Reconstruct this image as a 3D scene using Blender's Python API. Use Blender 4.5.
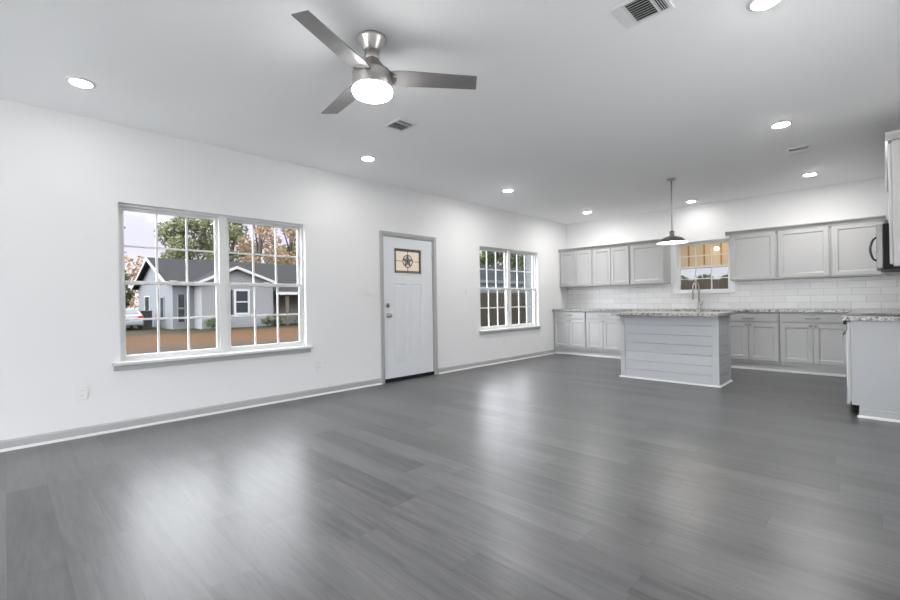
import bpy, bmesh, math, random
from mathutils import Vector, Matrix
import numpy as np
PI = math.pi
S = bpy.context.scene
C = S.collection
for o in list(bpy.data.objects):
    bpy.data.objects.remove(o)

# ------------------------------------------------------------------ camera
D = 8.58                      # far (kitchen) wall
H = 2.74                      # ceiling height
YAW, PITCH, ROLL, FPX = 0.7782, 0.0034, -0.0150, 439.6
cam_d = bpy.data.cameras.new('camera')
cam = bpy.data.objects.new('camera', cam_d); C.objects.link(cam)
cam_d.sensor_fit = 'HORIZONTAL'; cam_d.sensor_width = 36.0
cam_d.lens = FPX / 900 * 36.0
cam_d.clip_start = 0.02; cam_d.clip_end = 400
_f = Vector((-math.sin(YAW) * math.cos(PITCH), math.cos(YAW) * math.cos(PITCH), math.sin(PITCH)))
_r = Vector((math.cos(YAW), math.sin(YAW), 0)); _u = _r.cross(_f)
_r2 = _r * math.cos(ROLL) + _u * math.sin(ROLL); _u2 = -_r * math.sin(ROLL) + _u * math.cos(ROLL)
M = Matrix.Identity(4)
for i in range(3):
    M[i][0] = _r2[i]; M[i][1] = _u2[i]; M[i][2] = -_f[i]
M[0][3], M[1][3], M[2][3] = 4.872, 0.0, 1.106
cam.matrix_world = M
S.camera = cam

# ------------------------------------------------------------------ world: overcast evening sky, brighter overhead
W = bpy.data.worlds.new('overcast_sky'); S.world = W; W.use_nodes = True
wn = W.node_tree.nodes; wl = W.node_tree.links; wn.clear()
w_out = wn.new('ShaderNodeOutputWorld'); w_bg = wn.new('ShaderNodeBackground')
w_tc = wn.new('ShaderNodeTexCoord'); w_sep = wn.new('ShaderNodeSeparateXYZ')
w_ramp = wn.new('ShaderNodeValToRGB'); w_mr = wn.new('ShaderNodeMapRange')
w_mr.interpolation_type = 'SMOOTHSTEP'
SKY_LOW, SKY_HIGH, SKY_BEHIND = 1.05, 7.0, 10.0
for i_, v_ in ((1, 0.16), (2, 0.28), (3, SKY_LOW), (4, SKY_HIGH)):
    w_mr.inputs[i_].default_value = v_
e = w_ramp.color_ramp.elements
e[0].position = 0.0; e[0].color = (0.91, 0.82, 0.79, 1)
e[1].position = 0.13; e[1].color = (0.76, 0.75, 0.95, 1)
n_ = e.new(0.32); n_.color = (0.93, 0.96, 1.0, 1)
wl.new(w_tc.outputs['Generated'], w_sep.inputs[0])
wl.new(w_sep.outputs['Z'], w_ramp.inputs[0]); wl.new(w_sep.outputs['Z'], w_mr.inputs[0])
# extra sky brightness added behind the camera (towards -y) to light the room
w_my = wn.new('ShaderNodeMapRange'); w_my.interpolation_type = 'SMOOTHSTEP'
for i_, v_ in ((1, -0.30), (2, -0.85), (3, 0.0), (4, SKY_BEHIND)):
    w_my.inputs[i_].default_value = v_
w_add = wn.new('ShaderNodeAddShader'); w_bg2 = wn.new('ShaderNodeBackground'); w_bg2.inputs[0].default_value = (0.93, 0.965, 1.0, 1)
wl.new(w_sep.outputs['Y'], w_my.inputs[0]); wl.new(w_my.outputs[0], w_bg2.inputs[1])
wl.new(w_ramp.outputs[0], w_bg.inputs[0]); wl.new(w_mr.outputs[0], w_bg.inputs[1])
wl.new(w_bg.outputs[0], w_add.inputs[0]); wl.new(w_bg2.outputs[0], w_add.inputs[1]); wl.new(w_add.outputs[0], w_out.inputs[0])

# ------------------------------------------------------------------ exposure and lamp strengths
S.view_settings.view_transform = 'Standard'
S.view_settings.look = 'None'
S.view_settings.gamma = 1.0
S.view_settings.use_curve_mapping = False
S.view_settings.exposure = 0.15
DOWNLIGHT_LENS, DOWNLIGHT_LENS_LOW = 330.0, 85.0    # kitchen circuit, dimmed living-room / sink circuit
DOWNLIGHT_WATTS = (1.0, 3.0, 1.5, 4.0, 7.5, 4.5, 0.6, 6.0)      # one per fixture, in the order they are hung below
FAN_W, FAN_GLOW = 5.0, 65.0
PENDANT_W = 7.0
PORCH_W = 15.0
# added fill light: unseen area light on the outdoor slab, bounces up to the ceiling
_pl = bpy.data.lights.new('added_patio_fill', 'AREA'); _pl.shape = 'RECTANGLE'; _pl.size = 7.0; _pl.size_y = 4.0; _pl.spread = math.radians(70)
_pl.energy = 22000.0; _pl.color = (0.95, 0.98, 1.0)
_plo = bpy.data.objects.new('added_patio_fill', _pl); C.objects.link(_plo); _plo.location = (3.0, -7.0, 3.3)
S.cycles.use_denoising = True
S.cycles.max_bounces = 10
S.cycles.diffuse_bounces = 6
S.cycles.sample_clamp_indirect = 6.0
S.cycles.caustics_reflective = False
S.cycles.caustics_refractive = False

random.seed(7)
rng = np.random.default_rng(11)

# ================================================================== materials
def mat(name, col, rough=0.5, metal=0.0, spec=0.5, emit=None, estr=0.0, noise=0.0, nscale=6.0, bump=0.0, bscale=80.0):
    m = bpy.data.materials.new(name); m.use_nodes = True
    nt = m.node_tree; b = nt.nodes['Principled BSDF']
    b.inputs['Base Color'].default_value = (*col, 1)
    b.inputs['Roughness'].default_value = rough
    b.inputs['Metallic'].default_value = metal
    b.inputs['Specular IOR Level'].default_value = spec
    if emit:
        b.inputs['Emission Color'].default_value = (*emit, 1)
        b.inputs['Emission Strength'].default_value = estr
    if noise or bump:
        tc = nt.nodes.new('ShaderNodeTexCoord')
    if noise:
        n = nt.nodes.new('ShaderNodeTexNoise'); n.inputs['Scale'].default_value = nscale; n.inputs['Detail'].default_value = 5
        mx = nt.nodes.new('ShaderNodeMix'); mx.data_type = 'RGBA'
        mx.inputs[6].default_value = (*[c * (1 - noise) for c in col], 1)
        mx.inputs[7].default_value = (*[min(1, c * (1 + noise)) for c in col], 1)
        nt.links.new(tc.outputs['Object'], n.inputs['Vector'])
        nt.links.new(n.outputs[0], mx.inputs[0]); nt.links.new(mx.outputs[2], b.inputs['Base Color'])
    if bump:
        n2 = nt.nodes.new('ShaderNodeTexNoise'); n2.inputs['Scale'].default_value = bscale; n2.inputs['Detail'].default_value = 3
        bp = nt.nodes.new('ShaderNodeBump'); bp.inputs['Strength'].default_value = bump; bp.inputs['Distance'].default_value = 0.002
        nt.links.new(tc.outputs['Object'], n2.inputs['Vector'])
        nt.links.new(n2.outputs[0], bp.inputs['Height']); nt.links.new(bp.outputs[0], b.inputs['Normal'])
    return m

def floor_material():
    m = bpy.data.materials.new('grey_vinyl_plank'); m.use_nodes = True
    nt = m.node_tree; N = nt.nodes; L = nt.links; b = N['Principled BSDF']
    def math_(op, a, bb=None, c=None):
        n = N.new('ShaderNodeMath'); n.operation = op
        for i, v in enumerate((a, bb, c)):
            if v is None: continue
            if isinstance(v, (int, float)): n.inputs[i].default_value = v
            else: L.new(v, n.inputs[i])
        return n.outputs[0]
    PW, PL = 0.182, 1.22
    tc = N.new('ShaderNodeTexCoord'); sp = N.new('ShaderNodeSeparateXYZ'); L.new(tc.outputs['Object'], sp.inputs[0])
    x, y = sp.outputs[0], sp.outputs[1]
    yr = math_('DIVIDE', y, PW); row = math_('FLOOR', yr); fy = math_('FRACT', yr)
    wn1 = N.new('ShaderNodeTexWhiteNoise'); wn1.noise_dimensions = '1D'; L.new(row, wn1.inputs['W'])
    xr = math_('ADD', math_('DIVIDE', x, PL), math_('MULTIPLY', wn1.outputs['Value'], 7.0))
    colm = math_('FLOOR', xr); fx = math_('FRACT', xr)
    cb = N.new('ShaderNodeCombineXYZ'); L.new(row, cb.inputs[0]); L.new(colm, cb.inputs[1])
    wn2 = N.new('ShaderNodeTexWhiteNoise'); wn2.noise_dimensions = '2D'; L.new(cb.outputs[0], wn2.inputs['Vector'])
    pid = wn2.outputs['Value']
    # grain
    gv = N.new('ShaderNodeCombineXYZ')
    L.new(math_('ADD', math_('MULTIPLY', x, 1.3), math_('MULTIPLY', pid, 60.0)), gv.inputs[0])
    L.new(math_('MULTIPLY', y, 13.0), gv.inputs[1]); L.new(math_('MULTIPLY', pid, 20.0), gv.inputs[2])
    g = N.new('ShaderNodeTexNoise'); g.inputs['Scale'].default_value = 1.6; g.inputs['Detail'].default_value = 7
    g.inputs['Roughness'].default_value = 0.62; g.inputs['Distortion'].default_value = 0.5; L.new(gv.outputs[0], g.inputs['Vector'])
    gv2 = N.new('ShaderNodeCombineXYZ')
    L.new(math_('MULTIPLY', x, 5.0), gv2.inputs[0]); L.new(math_('MULTIPLY', y, 120.0), gv2.inputs[1])
    g2 = N.new('ShaderNodeTexNoise'); g2.inputs['Scale'].default_value = 1.0; g2.inputs['Detail'].default_value = 4; L.new(gv2.outputs[0], g2.inputs['Vector'])
    v = math_('ADD', math_('MULTIPLY', g.outputs[0], 0.66), math_('ADD', math_('MULTIPLY', g2.outputs[0], 0.17), math_('MULTIPLY', pid, 0.17)))
    r = N.new('ShaderNodeValToRGB'); L.new(v, r.inputs[0]); el = r.color_ramp.elements
    el[0].position = 0.28; el[0].color = (0.050, 0.0505, 0.052, 1)
    el[1].position = 0.72; el[1].color = (0.155, 0.156, 0.160, 1)
    k = el.new(0.5); k.color = (0.101, 0.1015, 0.103, 1)
    # seams
    ed = math_('MINIMUM', math_('MULTIPLY', math_('MINIMUM', fy, math_('SUBTRACT', 1.0, fy)), PW),
               math_('MULTIPLY', math_('MINIMUM', fx, math_('SUBTRACT', 1.0, fx)), PL))
    sm = math_('LESS_THAN', ed, 0.0014)
    mx = N.new('ShaderNodeMix'); mx.data_type = 'RGBA'; L.new(math_('MULTIPLY', sm, 0.55), mx.inputs[0])
    L.new(r.outputs[0], mx.inputs[6]); mx.inputs[7].default_value = (0.04, 0.04, 0.04, 1)
    L.new(mx.outputs[2], b.inputs['Base Color'])
    ro = math_('ADD', 0.25, math_('MULTIPLY', g.outputs[0], 0.16)); L.new(ro, b.inputs['Roughness'])
    bp = N.new('ShaderNodeBump'); bp.inputs['Strength'].default_value = 0.12; bp.inputs['Distance'].default_value = 0.002
    L.new(math_('SUBTRACT', g2.outputs[0], math_('MULTIPLY', sm, 1.0)), bp.inputs['Height']); L.new(bp.outputs[0], b.inputs['Normal'])
    b.inputs['Specular IOR Level'].default_value = 0.5
    return m

def tile_material():
    m = bpy.data.materials.new('white_subway_tile'); m.use_nodes = True
    nt = m.node_tree; N = nt.nodes; L = nt.links; b = N['Principled BSDF']
    tc = N.new('ShaderNodeTexCoord'); sp = N.new('ShaderNodeSeparateXYZ'); cb = N.new('ShaderNodeCombineXYZ')
    ad = N.new('ShaderNodeMath'); ad.operation = 'ADD'
    L.new(tc.outputs['Object'], sp.inputs[0]); L.new(sp.outputs[0], ad.inputs[0]); L.new(sp.outputs[1], ad.inputs[1])
    L.new(ad.outputs[0], cb.inputs[0]); L.new(sp.outputs[2], cb.inputs[1])
    br = N.new('ShaderNodeTexBrick'); L.new(cb.outputs[0], br.inputs['Vector'])
    br.inputs['Color1'].default_value = (0.74, 0.74, 0.735, 1); br.inputs['Color2'].default_value = (0.66, 0.66, 0.655, 1)
    br.inputs['Mortar'].default_value = (0.48, 0.475, 0.47, 1)
    br.inputs['Scale'].default_value = 1.0; br.inputs['Mortar Size'].default_value = 0.0028
    br.inputs['Mortar Smooth'].default_value = 0.1
    br.inputs['Brick Width'].default_value = 0.305; br.inputs['Row Height'].default_value = 0.1015
    L.new(br.outputs['Color'], b.inputs['Base Color']); b.inputs['Roughness'].default_value = 0.22
    bp = N.new('ShaderNodeBump'); bp.invert = True; bp.inputs['Strength'].default_value = 0.5; bp.inputs['Distance'].default_value = 0.002
    L.new(br.outputs['Fac'], bp.inputs['Height']); L.new(bp.outputs[0], b.inputs['Normal'])
    return m

def granite_material():
    m = bpy.data.materials.new('speckled_granite'); m.use_nodes = True
    nt = m.node_tree; N = nt.nodes; L = nt.links; b = N['Principled BSDF']
    tc = N.new('ShaderNodeTexCoord')
    a = N.new('ShaderNodeTexNoise'); a.inputs['Scale'].default_value = 48; a.inputs['Detail'].default_value = 6; a.inputs['Roughness'].default_value = 0.75
    L.new(tc.outputs['Object'], a.inputs['Vector'])
    r = N.new('ShaderNodeValToRGB'); L.new(a.outputs[0], r.inputs[0]); el = r.color_ramp.elements
    el[0].position = 0.37; el[0].color = (0.03, 0.028, 0.028, 1)
    el[1].position = 0.62; el[1].color = (0.55, 0.54, 0.53, 1)
    k = el.new(0.455); k.color = (0.17, 0.15, 0.14, 1)
    k = el.new(0.52); k.color = (0.36, 0.355, 0.35, 1)
    L.new(r.outputs[0], b.inputs['Base Color']); b.inputs['Roughness'].default_value = 0.12
    return m

def glass_material(name='window_glass', tint=(1, 1, 1)):
    m = bpy.data.materials.new(name); m.use_nodes = True
    nt = m.node_tree; N = nt.nodes; L = nt.links; N.clear()
    o = N.new('ShaderNodeOutputMaterial'); t = N.new('ShaderNodeBsdfTransparent'); t.inputs[0].default_value = (*tint, 1)
    g = N.new('ShaderNodeBsdfGlossy'); g.inputs['Roughness'].default_value = 0.02
    fr = N.new('ShaderNodeLayerWeight'); fr.inputs[0].default_value = 0.5
    pw = N.new('ShaderNodeMath'); pw.operation = 'POWER'; pw.inputs[1].default_value = 4.0; L.new(fr.outputs['Facing'], pw.inputs[0])
    ma = N.new('ShaderNodeMath'); ma.operation = 'MULTIPLY_ADD'; ma.inputs[1].default_value = 0.7; ma.inputs[2].default_value = 0.008; L.new(pw.outputs[0], ma.inputs[0])
    mx = N.new('ShaderNodeMixShader'); L.new(ma.outputs[0], mx.inputs[0]); L.new(t.outputs[0], mx.inputs[1]); L.new(g.outputs[0], mx.inputs[2])
    L.new(mx.outputs[0], o.inputs[0])
    return m

def lite_material(name, col, rough=0.35):
    m = bpy.data.materials.new(name); m.use_nodes = True
    nt = m.node_tree; N = nt.nodes; L = nt.links; b = N['Principled BSDF']; o = N['Material Output']
    b.inputs['Base Color'].default_value = (*col, 1); b.inputs['Roughness'].default_value = rough
    tr = N.new('ShaderNodeBsdfTranslucent'); tr.inputs[0].default_value = (*col, 1)
    mx = N.new('ShaderNodeMixShader'); mx.inputs[0].default_value = 0.35
    L.new(b.outputs[0], mx.inputs[1]); L.new(tr.outputs[0], mx.inputs[2]); L.new(mx.outputs[0], o.inputs[0])
    return m

def leaf_material(name, c1, c2):
    m = bpy.data.materials.new(name); m.use_nodes = True
    nt = m.node_tree; N = nt.nodes; L = nt.links; b = N['Principled BSDF']; o = N['Material Output']
    g = N.new('ShaderNodeNewGeometry'); mx = N.new('ShaderNodeMix'); mx.data_type = 'RGBA'
    mx.inputs[6].default_value = (*c1, 1); mx.inputs[7].default_value = (*c2, 1)
    L.new(g.outputs['Random Per Island'], mx.inputs[0]); L.new(mx.outputs[2], b.inputs['Base Color'])
    b.inputs['Roughness'].default_value = 0.7
    tr = N.new('ShaderNodeBsdfTranslucent'); L.new(mx.outputs[2], tr.inputs[0])
    ms = N.new('ShaderNodeMixShader'); ms.inputs[0].default_value = 0.35
    L.new(b.outputs[0], ms.inputs[1]); L.new(tr.outputs[0], ms.inputs[2]); L.new(ms.outputs[0], o.inputs[0])
    return m

def ground_material():
    m = bpy.data.materials.new('dirt_and_grass'); m.use_nodes = True
    nt = m.node_tree; N = nt.nodes; L = nt.links; b = N['Principled BSDF']
    tc = N.new('ShaderNodeTexCoord'); sp = N.new('ShaderNodeSeparateXYZ'); L.new(tc.outputs['Object'], sp.inputs[0])
    n = N.new('ShaderNodeTexNoise'); n.inputs['Scale'].default_value = 0.45; n.inputs['Detail'].default_value = 6; L.new(tc.outputs['Object'], n.inputs['Vector'])
    ad = N.new('ShaderNodeMath'); ad.operation = 'MULTIPLY_ADD'; ad.inputs[1].default_value = 5.0
    L.new(n.outputs[0], ad.inputs[0]); L.new(sp.outputs[0], ad.inputs[2])
    mr = N.new('ShaderNodeMapRange'); mr.inputs[1].default_value = -30; mr.inputs[2].default_value = 0; L.new(ad.outputs[0], mr.inputs[0])
    r = N.new('ShaderNodeValToRGB'); L.new(mr.outputs[0], r.inputs[0]); el = r.color_ramp.elements
    el[0].position = 0.30; el[0].color = (0.026, 0.023, 0.011, 1)
    el[1].position = 1.0; el[1].color = (0.036, 0.03, 0.024, 1)
    for p_, c_ in ((0.42, (0.027, 0.023, 0.012)), (0.48, (0.058, 0.029, 0.012)), (0.66, (0.062, 0.032, 0.014)), (0.72, (0.038, 0.029, 0.021)), (0.86, (0.040, 0.032, 0.025))):
        k = el.new(p_); k.color = (*c_, 1)
    n2 = N.new('ShaderNodeTexNoise'); n2.inputs['Scale'].default_value = 2.2; n2.inputs['Detail'].default_value = 8; L.new(tc.outputs['Object'], n2.inputs['Vector'])
    mx = N.new('ShaderNodeMix'); mx.data_type = 'RGBA'; mx.blend_type = 'OVERLAY'; mx.inputs[0].default_value = 0.6
    L.new(r.outputs[0], mx.inputs[6]); L.new(n2.outputs[0], mx.inputs[7])
    L.new(mx.outputs[2], b.inputs['Base Color']); b.inputs['Roughness'].default_value = 0.95
    return m

def siding_material(name, col, pitch=0.15):
    m = mat(name, col, 0.7)
    nt = m.node_tree; N = nt.nodes; L = nt.links; b = N['Principled BSDF']
    tc = N.new('ShaderNodeTexCoord'); sp = N.new('ShaderNodeSeparateXYZ'); L.new(tc.outputs['Object'], sp.inputs[0])
    d = N.new('ShaderNodeMath'); d.operation = 'DIVIDE'; d.inputs[1].default_value = pitch; L.new(sp.outputs[2], d.inputs[0])
    fr = N.new('ShaderNodeMath'); fr.operation = 'FRACT'; L.new(d.outputs[0], fr.inputs[0])
    bp = N.new('ShaderNodeBump'); bp.inputs['Strength'].default_value = 0.7; bp.inputs['Distance'].default_value = 0.02
    L.new(fr.outputs[0], bp.inputs['Height']); L.new(bp.outputs[0], b.inputs['Normal'])
    return m

def brushed(name, c1, c2, rough, axis_scale=(2, 60, 2), metal=0.6):
    m = mat(name, c1, rough, metal)
    nt = m.node_tree; N = nt.nodes; L = nt.links; b = N['Principled BSDF']
    tc = N.new('ShaderNodeTexCoord'); mp = N.new('ShaderNodeMapping'); mp.inputs['Scale'].default_value = axis_scale
    L.new(tc.outputs['Object'], mp.inputs[0])
    n = N.new('ShaderNodeTexNoise'); n.inputs['Scale'].default_value = 1.0; n.inputs['Detail'].default_value = 5; L.new(mp.outputs[0], n.inputs['Vector'])
    mx = N.new('ShaderNodeMix'); mx.data_type = 'RGBA'; mx.inputs[6].default_value = (*c1, 1); mx.inputs[7].default_value = (*c2, 1)
    L.new(n.outputs[0], mx.inputs[0]); L.new(mx.outputs[2], b.inputs['Base Color'])
    return m

WALL = mat('wall_paint', (0.80, 0.80, 0.805), 0.6, spec=0.3, bump=0.05, bscale=220)
CEIL = mat('ceiling_paint', (0.93, 0.935, 0.94), 0.8, spec=0.2, bump=0.06, bscale=160)
FLOOR = floor_material()
TRIM = mat('grey_trim_paint', (0.43, 0.43, 0.43), 0.4)
WHITE_TRIM = mat('white_trim_paint', (0.68, 0.68, 0.68), 0.4)
VINYL = mat('white_vinyl', (0.72, 0.725, 0.72), 0.35)
CAB = mat('light_grey_cabinet_paint', (0.44, 0.44, 0.44), 0.38)
CABIN = mat('cabinet_shadow_gap', (0.30, 0.30, 0.30), 0.6)
ISLAND = mat('island_grey_paint', (0.43, 0.44, 0.455), 0.42)
DOORP = mat('white_door_paint', (0.74, 0.76, 0.785), 0.35)
GRANITE = granite_material()
TILE = tile_material()
GLASS = glass_material()
NICKEL = mat('brushed_nickel', (0.52, 0.50, 0.48), 0.28, 1.0)
DARKNICKEL = mat('dark_nickel', (0.34, 0.325, 0.31), 0.34, 1.0)
STEEL = brushed('stainless_steel', (0.36, 0.36, 0.37), (0.44, 0.44, 0.45), 0.36, (3, 3, 160), 1.0)
DARKSTEEL = brushed('dark_stainless', (0.20, 0.20, 0.20), (0.27, 0.27, 0.27), 0.42, (3, 3, 160), 0.8)
BLACK = mat('black_gloss', (0.010, 0.010, 0.012), 0.2)
BLACKM = mat('black_matte', (0.012, 0.012, 0.012), 0.6, spec=0.15)
PLASTIC = mat('white_plate_plastic', (0.80, 0.80, 0.79), 0.3)
SLOT = mat('dark_slot', (0.12, 0.12, 0.12), 0.6)
BLADE = brushed('weathered_grey_blade', (0.17, 0.16, 0.165), (0.30, 0.29, 0.29), 0.36, (6, 6, 6), 0.35)
LENS = mat('lit_lens', (0.9, 0.9, 0.9), 0.4, emit=(1, 0.985, 0.96), estr=DOWNLIGHT_LENS)
LENS_LOW = mat('lit_lens_dimmed', (0.9, 0.9, 0.9), 0.4, emit=(1, 0.985, 0.96), estr=DOWNLIGHT_LENS_LOW)
FANGLOW = mat('lit_drum_shade', (0.9, 0.9, 0.9), 0.4, emit=(1, 0.985, 0.97), estr=FAN_GLOW)
BULB = mat('lit_bulb', (0.9, 0.9, 0.9), 0.4, emit=(1, 0.97, 0.92), estr=30)
SHADEIN = mat('white_enamel', (0.88, 0.88, 0.87), 0.3)
VENTW = mat('white_vent_metal', (0.80, 0.81, 0.81), 0.4)
VENTD = mat('vent_dark_duct', (0.035, 0.04, 0.04), 0.8)
LEAD = mat('dark_caming', (0.10, 0.09, 0.08), 0.4, 0.6)
LITE_BEIGE = lite_material('frosted_beige_glass', (0.80, 0.72, 0.63))
LITE_GREY = lite_material('textured_grey_glass', (0.15, 0.145, 0.12), 0.2)
LITE_CLEAR = lite_material('pale_bevel_glass', (0.82, 0.81, 0.78), 0.15)
BLUEFILM = mat('blue_protective_film', (0.20, 0.42, 0.55), 0.3)
# outside
GROUND = ground_material()
SIDE_W = siding_material('pale_blue_siding', (0.150, 0.160, 0.172), 0.18)
SIDE_G = siding_material('pale_grey_siding', (0.20, 0.20, 0.207), 0.2)
SIDE_TAN = mat('tan_porch_wall', (0.20, 0.18, 0.16), 0.8)
ROOFM = mat('dark_grey_shingle', (0.022, 0.022, 0.0235), 0.95, spec=0.15, noise=0.35, nscale=5)
ROOFB = mat('blue_grey_shingle', (0.0085, 0.011, 0.015), 0.95, spec=0.15, noise=0.3, nscale=4)
OUTW = mat('exterior_white_paint', (0.34, 0.34, 0.335), 0.6)
OUTDARK = mat('dark_window_glass', (0.015, 0.018, 0.022), 0.15)
BARK = mat('grey_brown_bark', (0.050, 0.038, 0.030), 0.9, noise=0.4, nscale=3)
LEAF_G = leaf_material('green_leaves', (0.045, 0.055, 0.022), (0.17, 0.18, 0.08))
LEAF_D = leaf_material('dark_green_leaves', (0.018, 0.030, 0.010), (0.065, 0.088, 0.030))
LEAF_B = leaf_material('rusty_autumn_leaves', (0.12, 0.075, 0.04), (0.30, 0.20, 0.12))
LEAF_S = leaf_material('dusky_shrub_leaves', (0.020, 0.022, 0.014), (0.060, 0.062, 0.040))
LEAF_Y = leaf_material('yellow_green_leaves', (0.075, 0.10, 0.012), (0.20, 0.20, 0.04))
FENCEM = mat('weathered_brown_fence', (0.040, 0.034, 0.026), 0.9, noise=0.3, nscale=4)
CARW = mat('white_car_paint', (0.17, 0.178, 0.188), 0.2)
RUBBER = mat('tyre_rubber', (0.012, 0.012, 0.012), 0.8)
TAILR = mat('red_lens', (0.22, 0.012, 0.012), 0.2)
PORCHW = mat('tan_porch_panel', (0.64, 0.53, 0.37), 0.7, noise=0.08, nscale=3)
PORCHB = mat('brown_porch_batten', (0.33, 0.22, 0.10), 0.7)
HOUSEW = siding_material('own_white_siding', (0.165, 0.185, 0.19), 0.15)
OUTPALE = mat('pale_blue_grey_paint', (0.105, 0.12, 0.128), 0.7)

def deepen(k, *mats):
    """scale the paint / leaf / soil colours of the outdoor materials"""
    for m in mats:
        for n in m.node_tree.nodes:
            if n.type == 'VALTORGB':
                for el in n.color_ramp.elements: el.color = (*[c * k for c in el.color[:3]], 1)
            for i in n.inputs:
                if i.type == 'RGBA' and not i.is_linked and i.name in ('Base Color', 'A', 'B'):
                    i.default_value = (*[c * k for c in i.default_value[:3]], 1)
deepen(0.62, GROUND)
for m_ in (GROUND, FENCEM, SIDE_W, SIDE_G, OUTPALE, HOUSEW, ROOFM, ROOFB): m_.node_tree.nodes['Principled BSDF'].inputs['Specular IOR Level'].default_value = 0.05
deepen(0.62, SIDE_W, SIDE_G, SIDE_TAN, ROOFM, ROOFB, OUTW, OUTPALE, CARW, HOUSEW, FENCEM)
deepen(0.80, LEAF_G, LEAF_D, LEAF_B, LEAF_Y)
# ================================================================== builders
class MB:
    def __init__(self):
        self.bm = bmesh.new()
    def _new(self, before):
        return [v for v in self.bm.verts if v not in before]
    def box(self, x0, x1, y0, y1, z0, z1, bev=0.0, seg=2):
        bm = bmesh.new()
        v = [bm.verts.new((x, y, z)) for x in (x0, x1) for y in (y0, y1) for z in (z0, z1)]
        for f in ((0, 1, 3, 2), (4, 6, 7, 5), (0, 4, 5, 1), (2, 3, 7, 6), (0, 2, 6, 4), (1, 5, 7, 3)):
            bm.faces.new([v[i] for i in f])
        bmesh.ops.recalc_face_normals(bm, faces=bm.faces)
        if bev:
            bmesh.ops.bevel(bm, geom=bm.edges[:], offset=bev, segments=seg, affect='EDGES', profile=0.6)
        self.add(bm); return self
    def add(self, other, mtx=None):
        me = bpy.data.meshes.new('tmp'); other.to_mesh(me); other.free()
        if mtx: me.transform(mtx)
        self.bm.from_mesh(me); bpy.data.meshes.remove(me)
    def prism(self, pts, axis, a0, a1):
        """extrude polygon pts along axis; pts are the other two coords in x,y,z order"""
        bm = bmesh.new()
        def mk(p, a):
            return {'x': (a, p[0], p[1]), 'y': (p[0], a, p[1]), 'z': (p[0], p[1], a)}[axis]
        A = [bm.verts.new(mk(p, a0)) for p in pts]; B = [bm.verts.new(mk(p, a1)) for p in pts]
        bm.faces.new(A); bm.faces.new(B[::-1]); n = len(pts)
        for i in range(n): bm.faces.new((A[i], B[i], B[(i + 1) % n], A[(i + 1) % n]))
        bmesh.ops.recalc_face_normals(bm, faces=bm.faces)
        self.add(bm); return self
    def lathe(self, prof, c=(0, 0, 0), n=40, axis='z'):
        """prof: (radius, height) list, closed at zero radii"""
        bm = bmesh.new(); rings = []
        for r, h in prof:
            if r < 1e-6: rings.append([bm.verts.new((0, 0, h))])
            else: rings.append([bm.verts.new((r * math.cos(2 * PI * i / n), r * math.sin(2 * PI * i / n), h)) for i in range(n)])
        for a, b in zip(rings[:-1], rings[1:]):
            for i in range(n):
                j = (i + 1) % n
                if len(a) == 1 and len(b) == 1: continue
                if len(a) == 1: bm.faces.new((a[0], b[i], b[j]))
                elif len(b) == 1: bm.faces.new((a[i], b[0], a[j]))
                else: bm.faces.new((a[i], b[i], b[j], a[j]))
        bmesh.ops.recalc_face_normals(bm, faces=bm.faces)
        for f in bm.faces: f.smooth = True
        R = Matrix.Identity(4)
        if axis == 'x': R = Matrix.Rotation(PI / 2, 4, 'Y')
        if axis == '-x': R = Matrix.Rotation(-PI / 2, 4, 'Y')
        if axis == '-y': R = Matrix.Rotation(PI / 2, 4, 'X')
        self.add(bm, Matrix.Translation(c) @ R); return self
    def tube(self, pts, r, n=10):
        pts = [Vector(p) for p in pts]; rs = r if isinstance(r, (list, tuple)) else [r] * len(pts)
        bm = bmesh.new(); rings = []; prev = None
        for i, p in enumerate(pts):
            t = (pts[min(i + 1, len(pts) - 1)] - pts[max(i - 1, 0)]).normalized()
            ref = prev if prev is not None else (Vector((0, 0, 1)) if abs(t.z) < 0.9 else Vector((1, 0, 0)))
            a = (ref - t * ref.dot(t)).normalized(); b = t.cross(a); prev = a
            rings.append([bm.verts.new(p + (a * math.cos(2 * PI * k / n) + b * math.sin(2 * PI * k / n)) * rs[i]) for k in range(n)])
        for A, B in zip(rings[:-1], rings[1:]):
            for k in range(n): bm.faces.new((A[k], A[(k + 1) % n], B[(k + 1) % n], B[k]))
        bm.faces.new(rings[0][::-1]); bm.faces.new(rings[-1])
        bmesh.ops.recalc_face_normals(bm, faces=bm.faces)
        for f in bm.faces: f.smooth = len(f.verts) == 4
        self.add(bm); return self
    def rot(self, mtx):
        bmesh.ops.transform(self.bm, matrix=mtx, verts=self.bm.verts); return self
    def build(self, name, m, parent=None, world=False, smooth=False):
        """world=True: coordinates are world ones, shift into the parent's frame"""
        me = bpy.data.meshes.new(name); self.bm.to_mesh(me); self.bm.free()
        me.materials.append(m)
        if smooth:
            for p in me.polygons: p.use_smooth = True
        o = bpy.data.objects.new(name, me); C.objects.link(o)
        if parent is not None:
            o.parent = parent
            if world:
                root = parent
                while root.parent: root = root.parent
                me.transform(Matrix.Translation(-Vector(root.location)))
        return o

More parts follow.
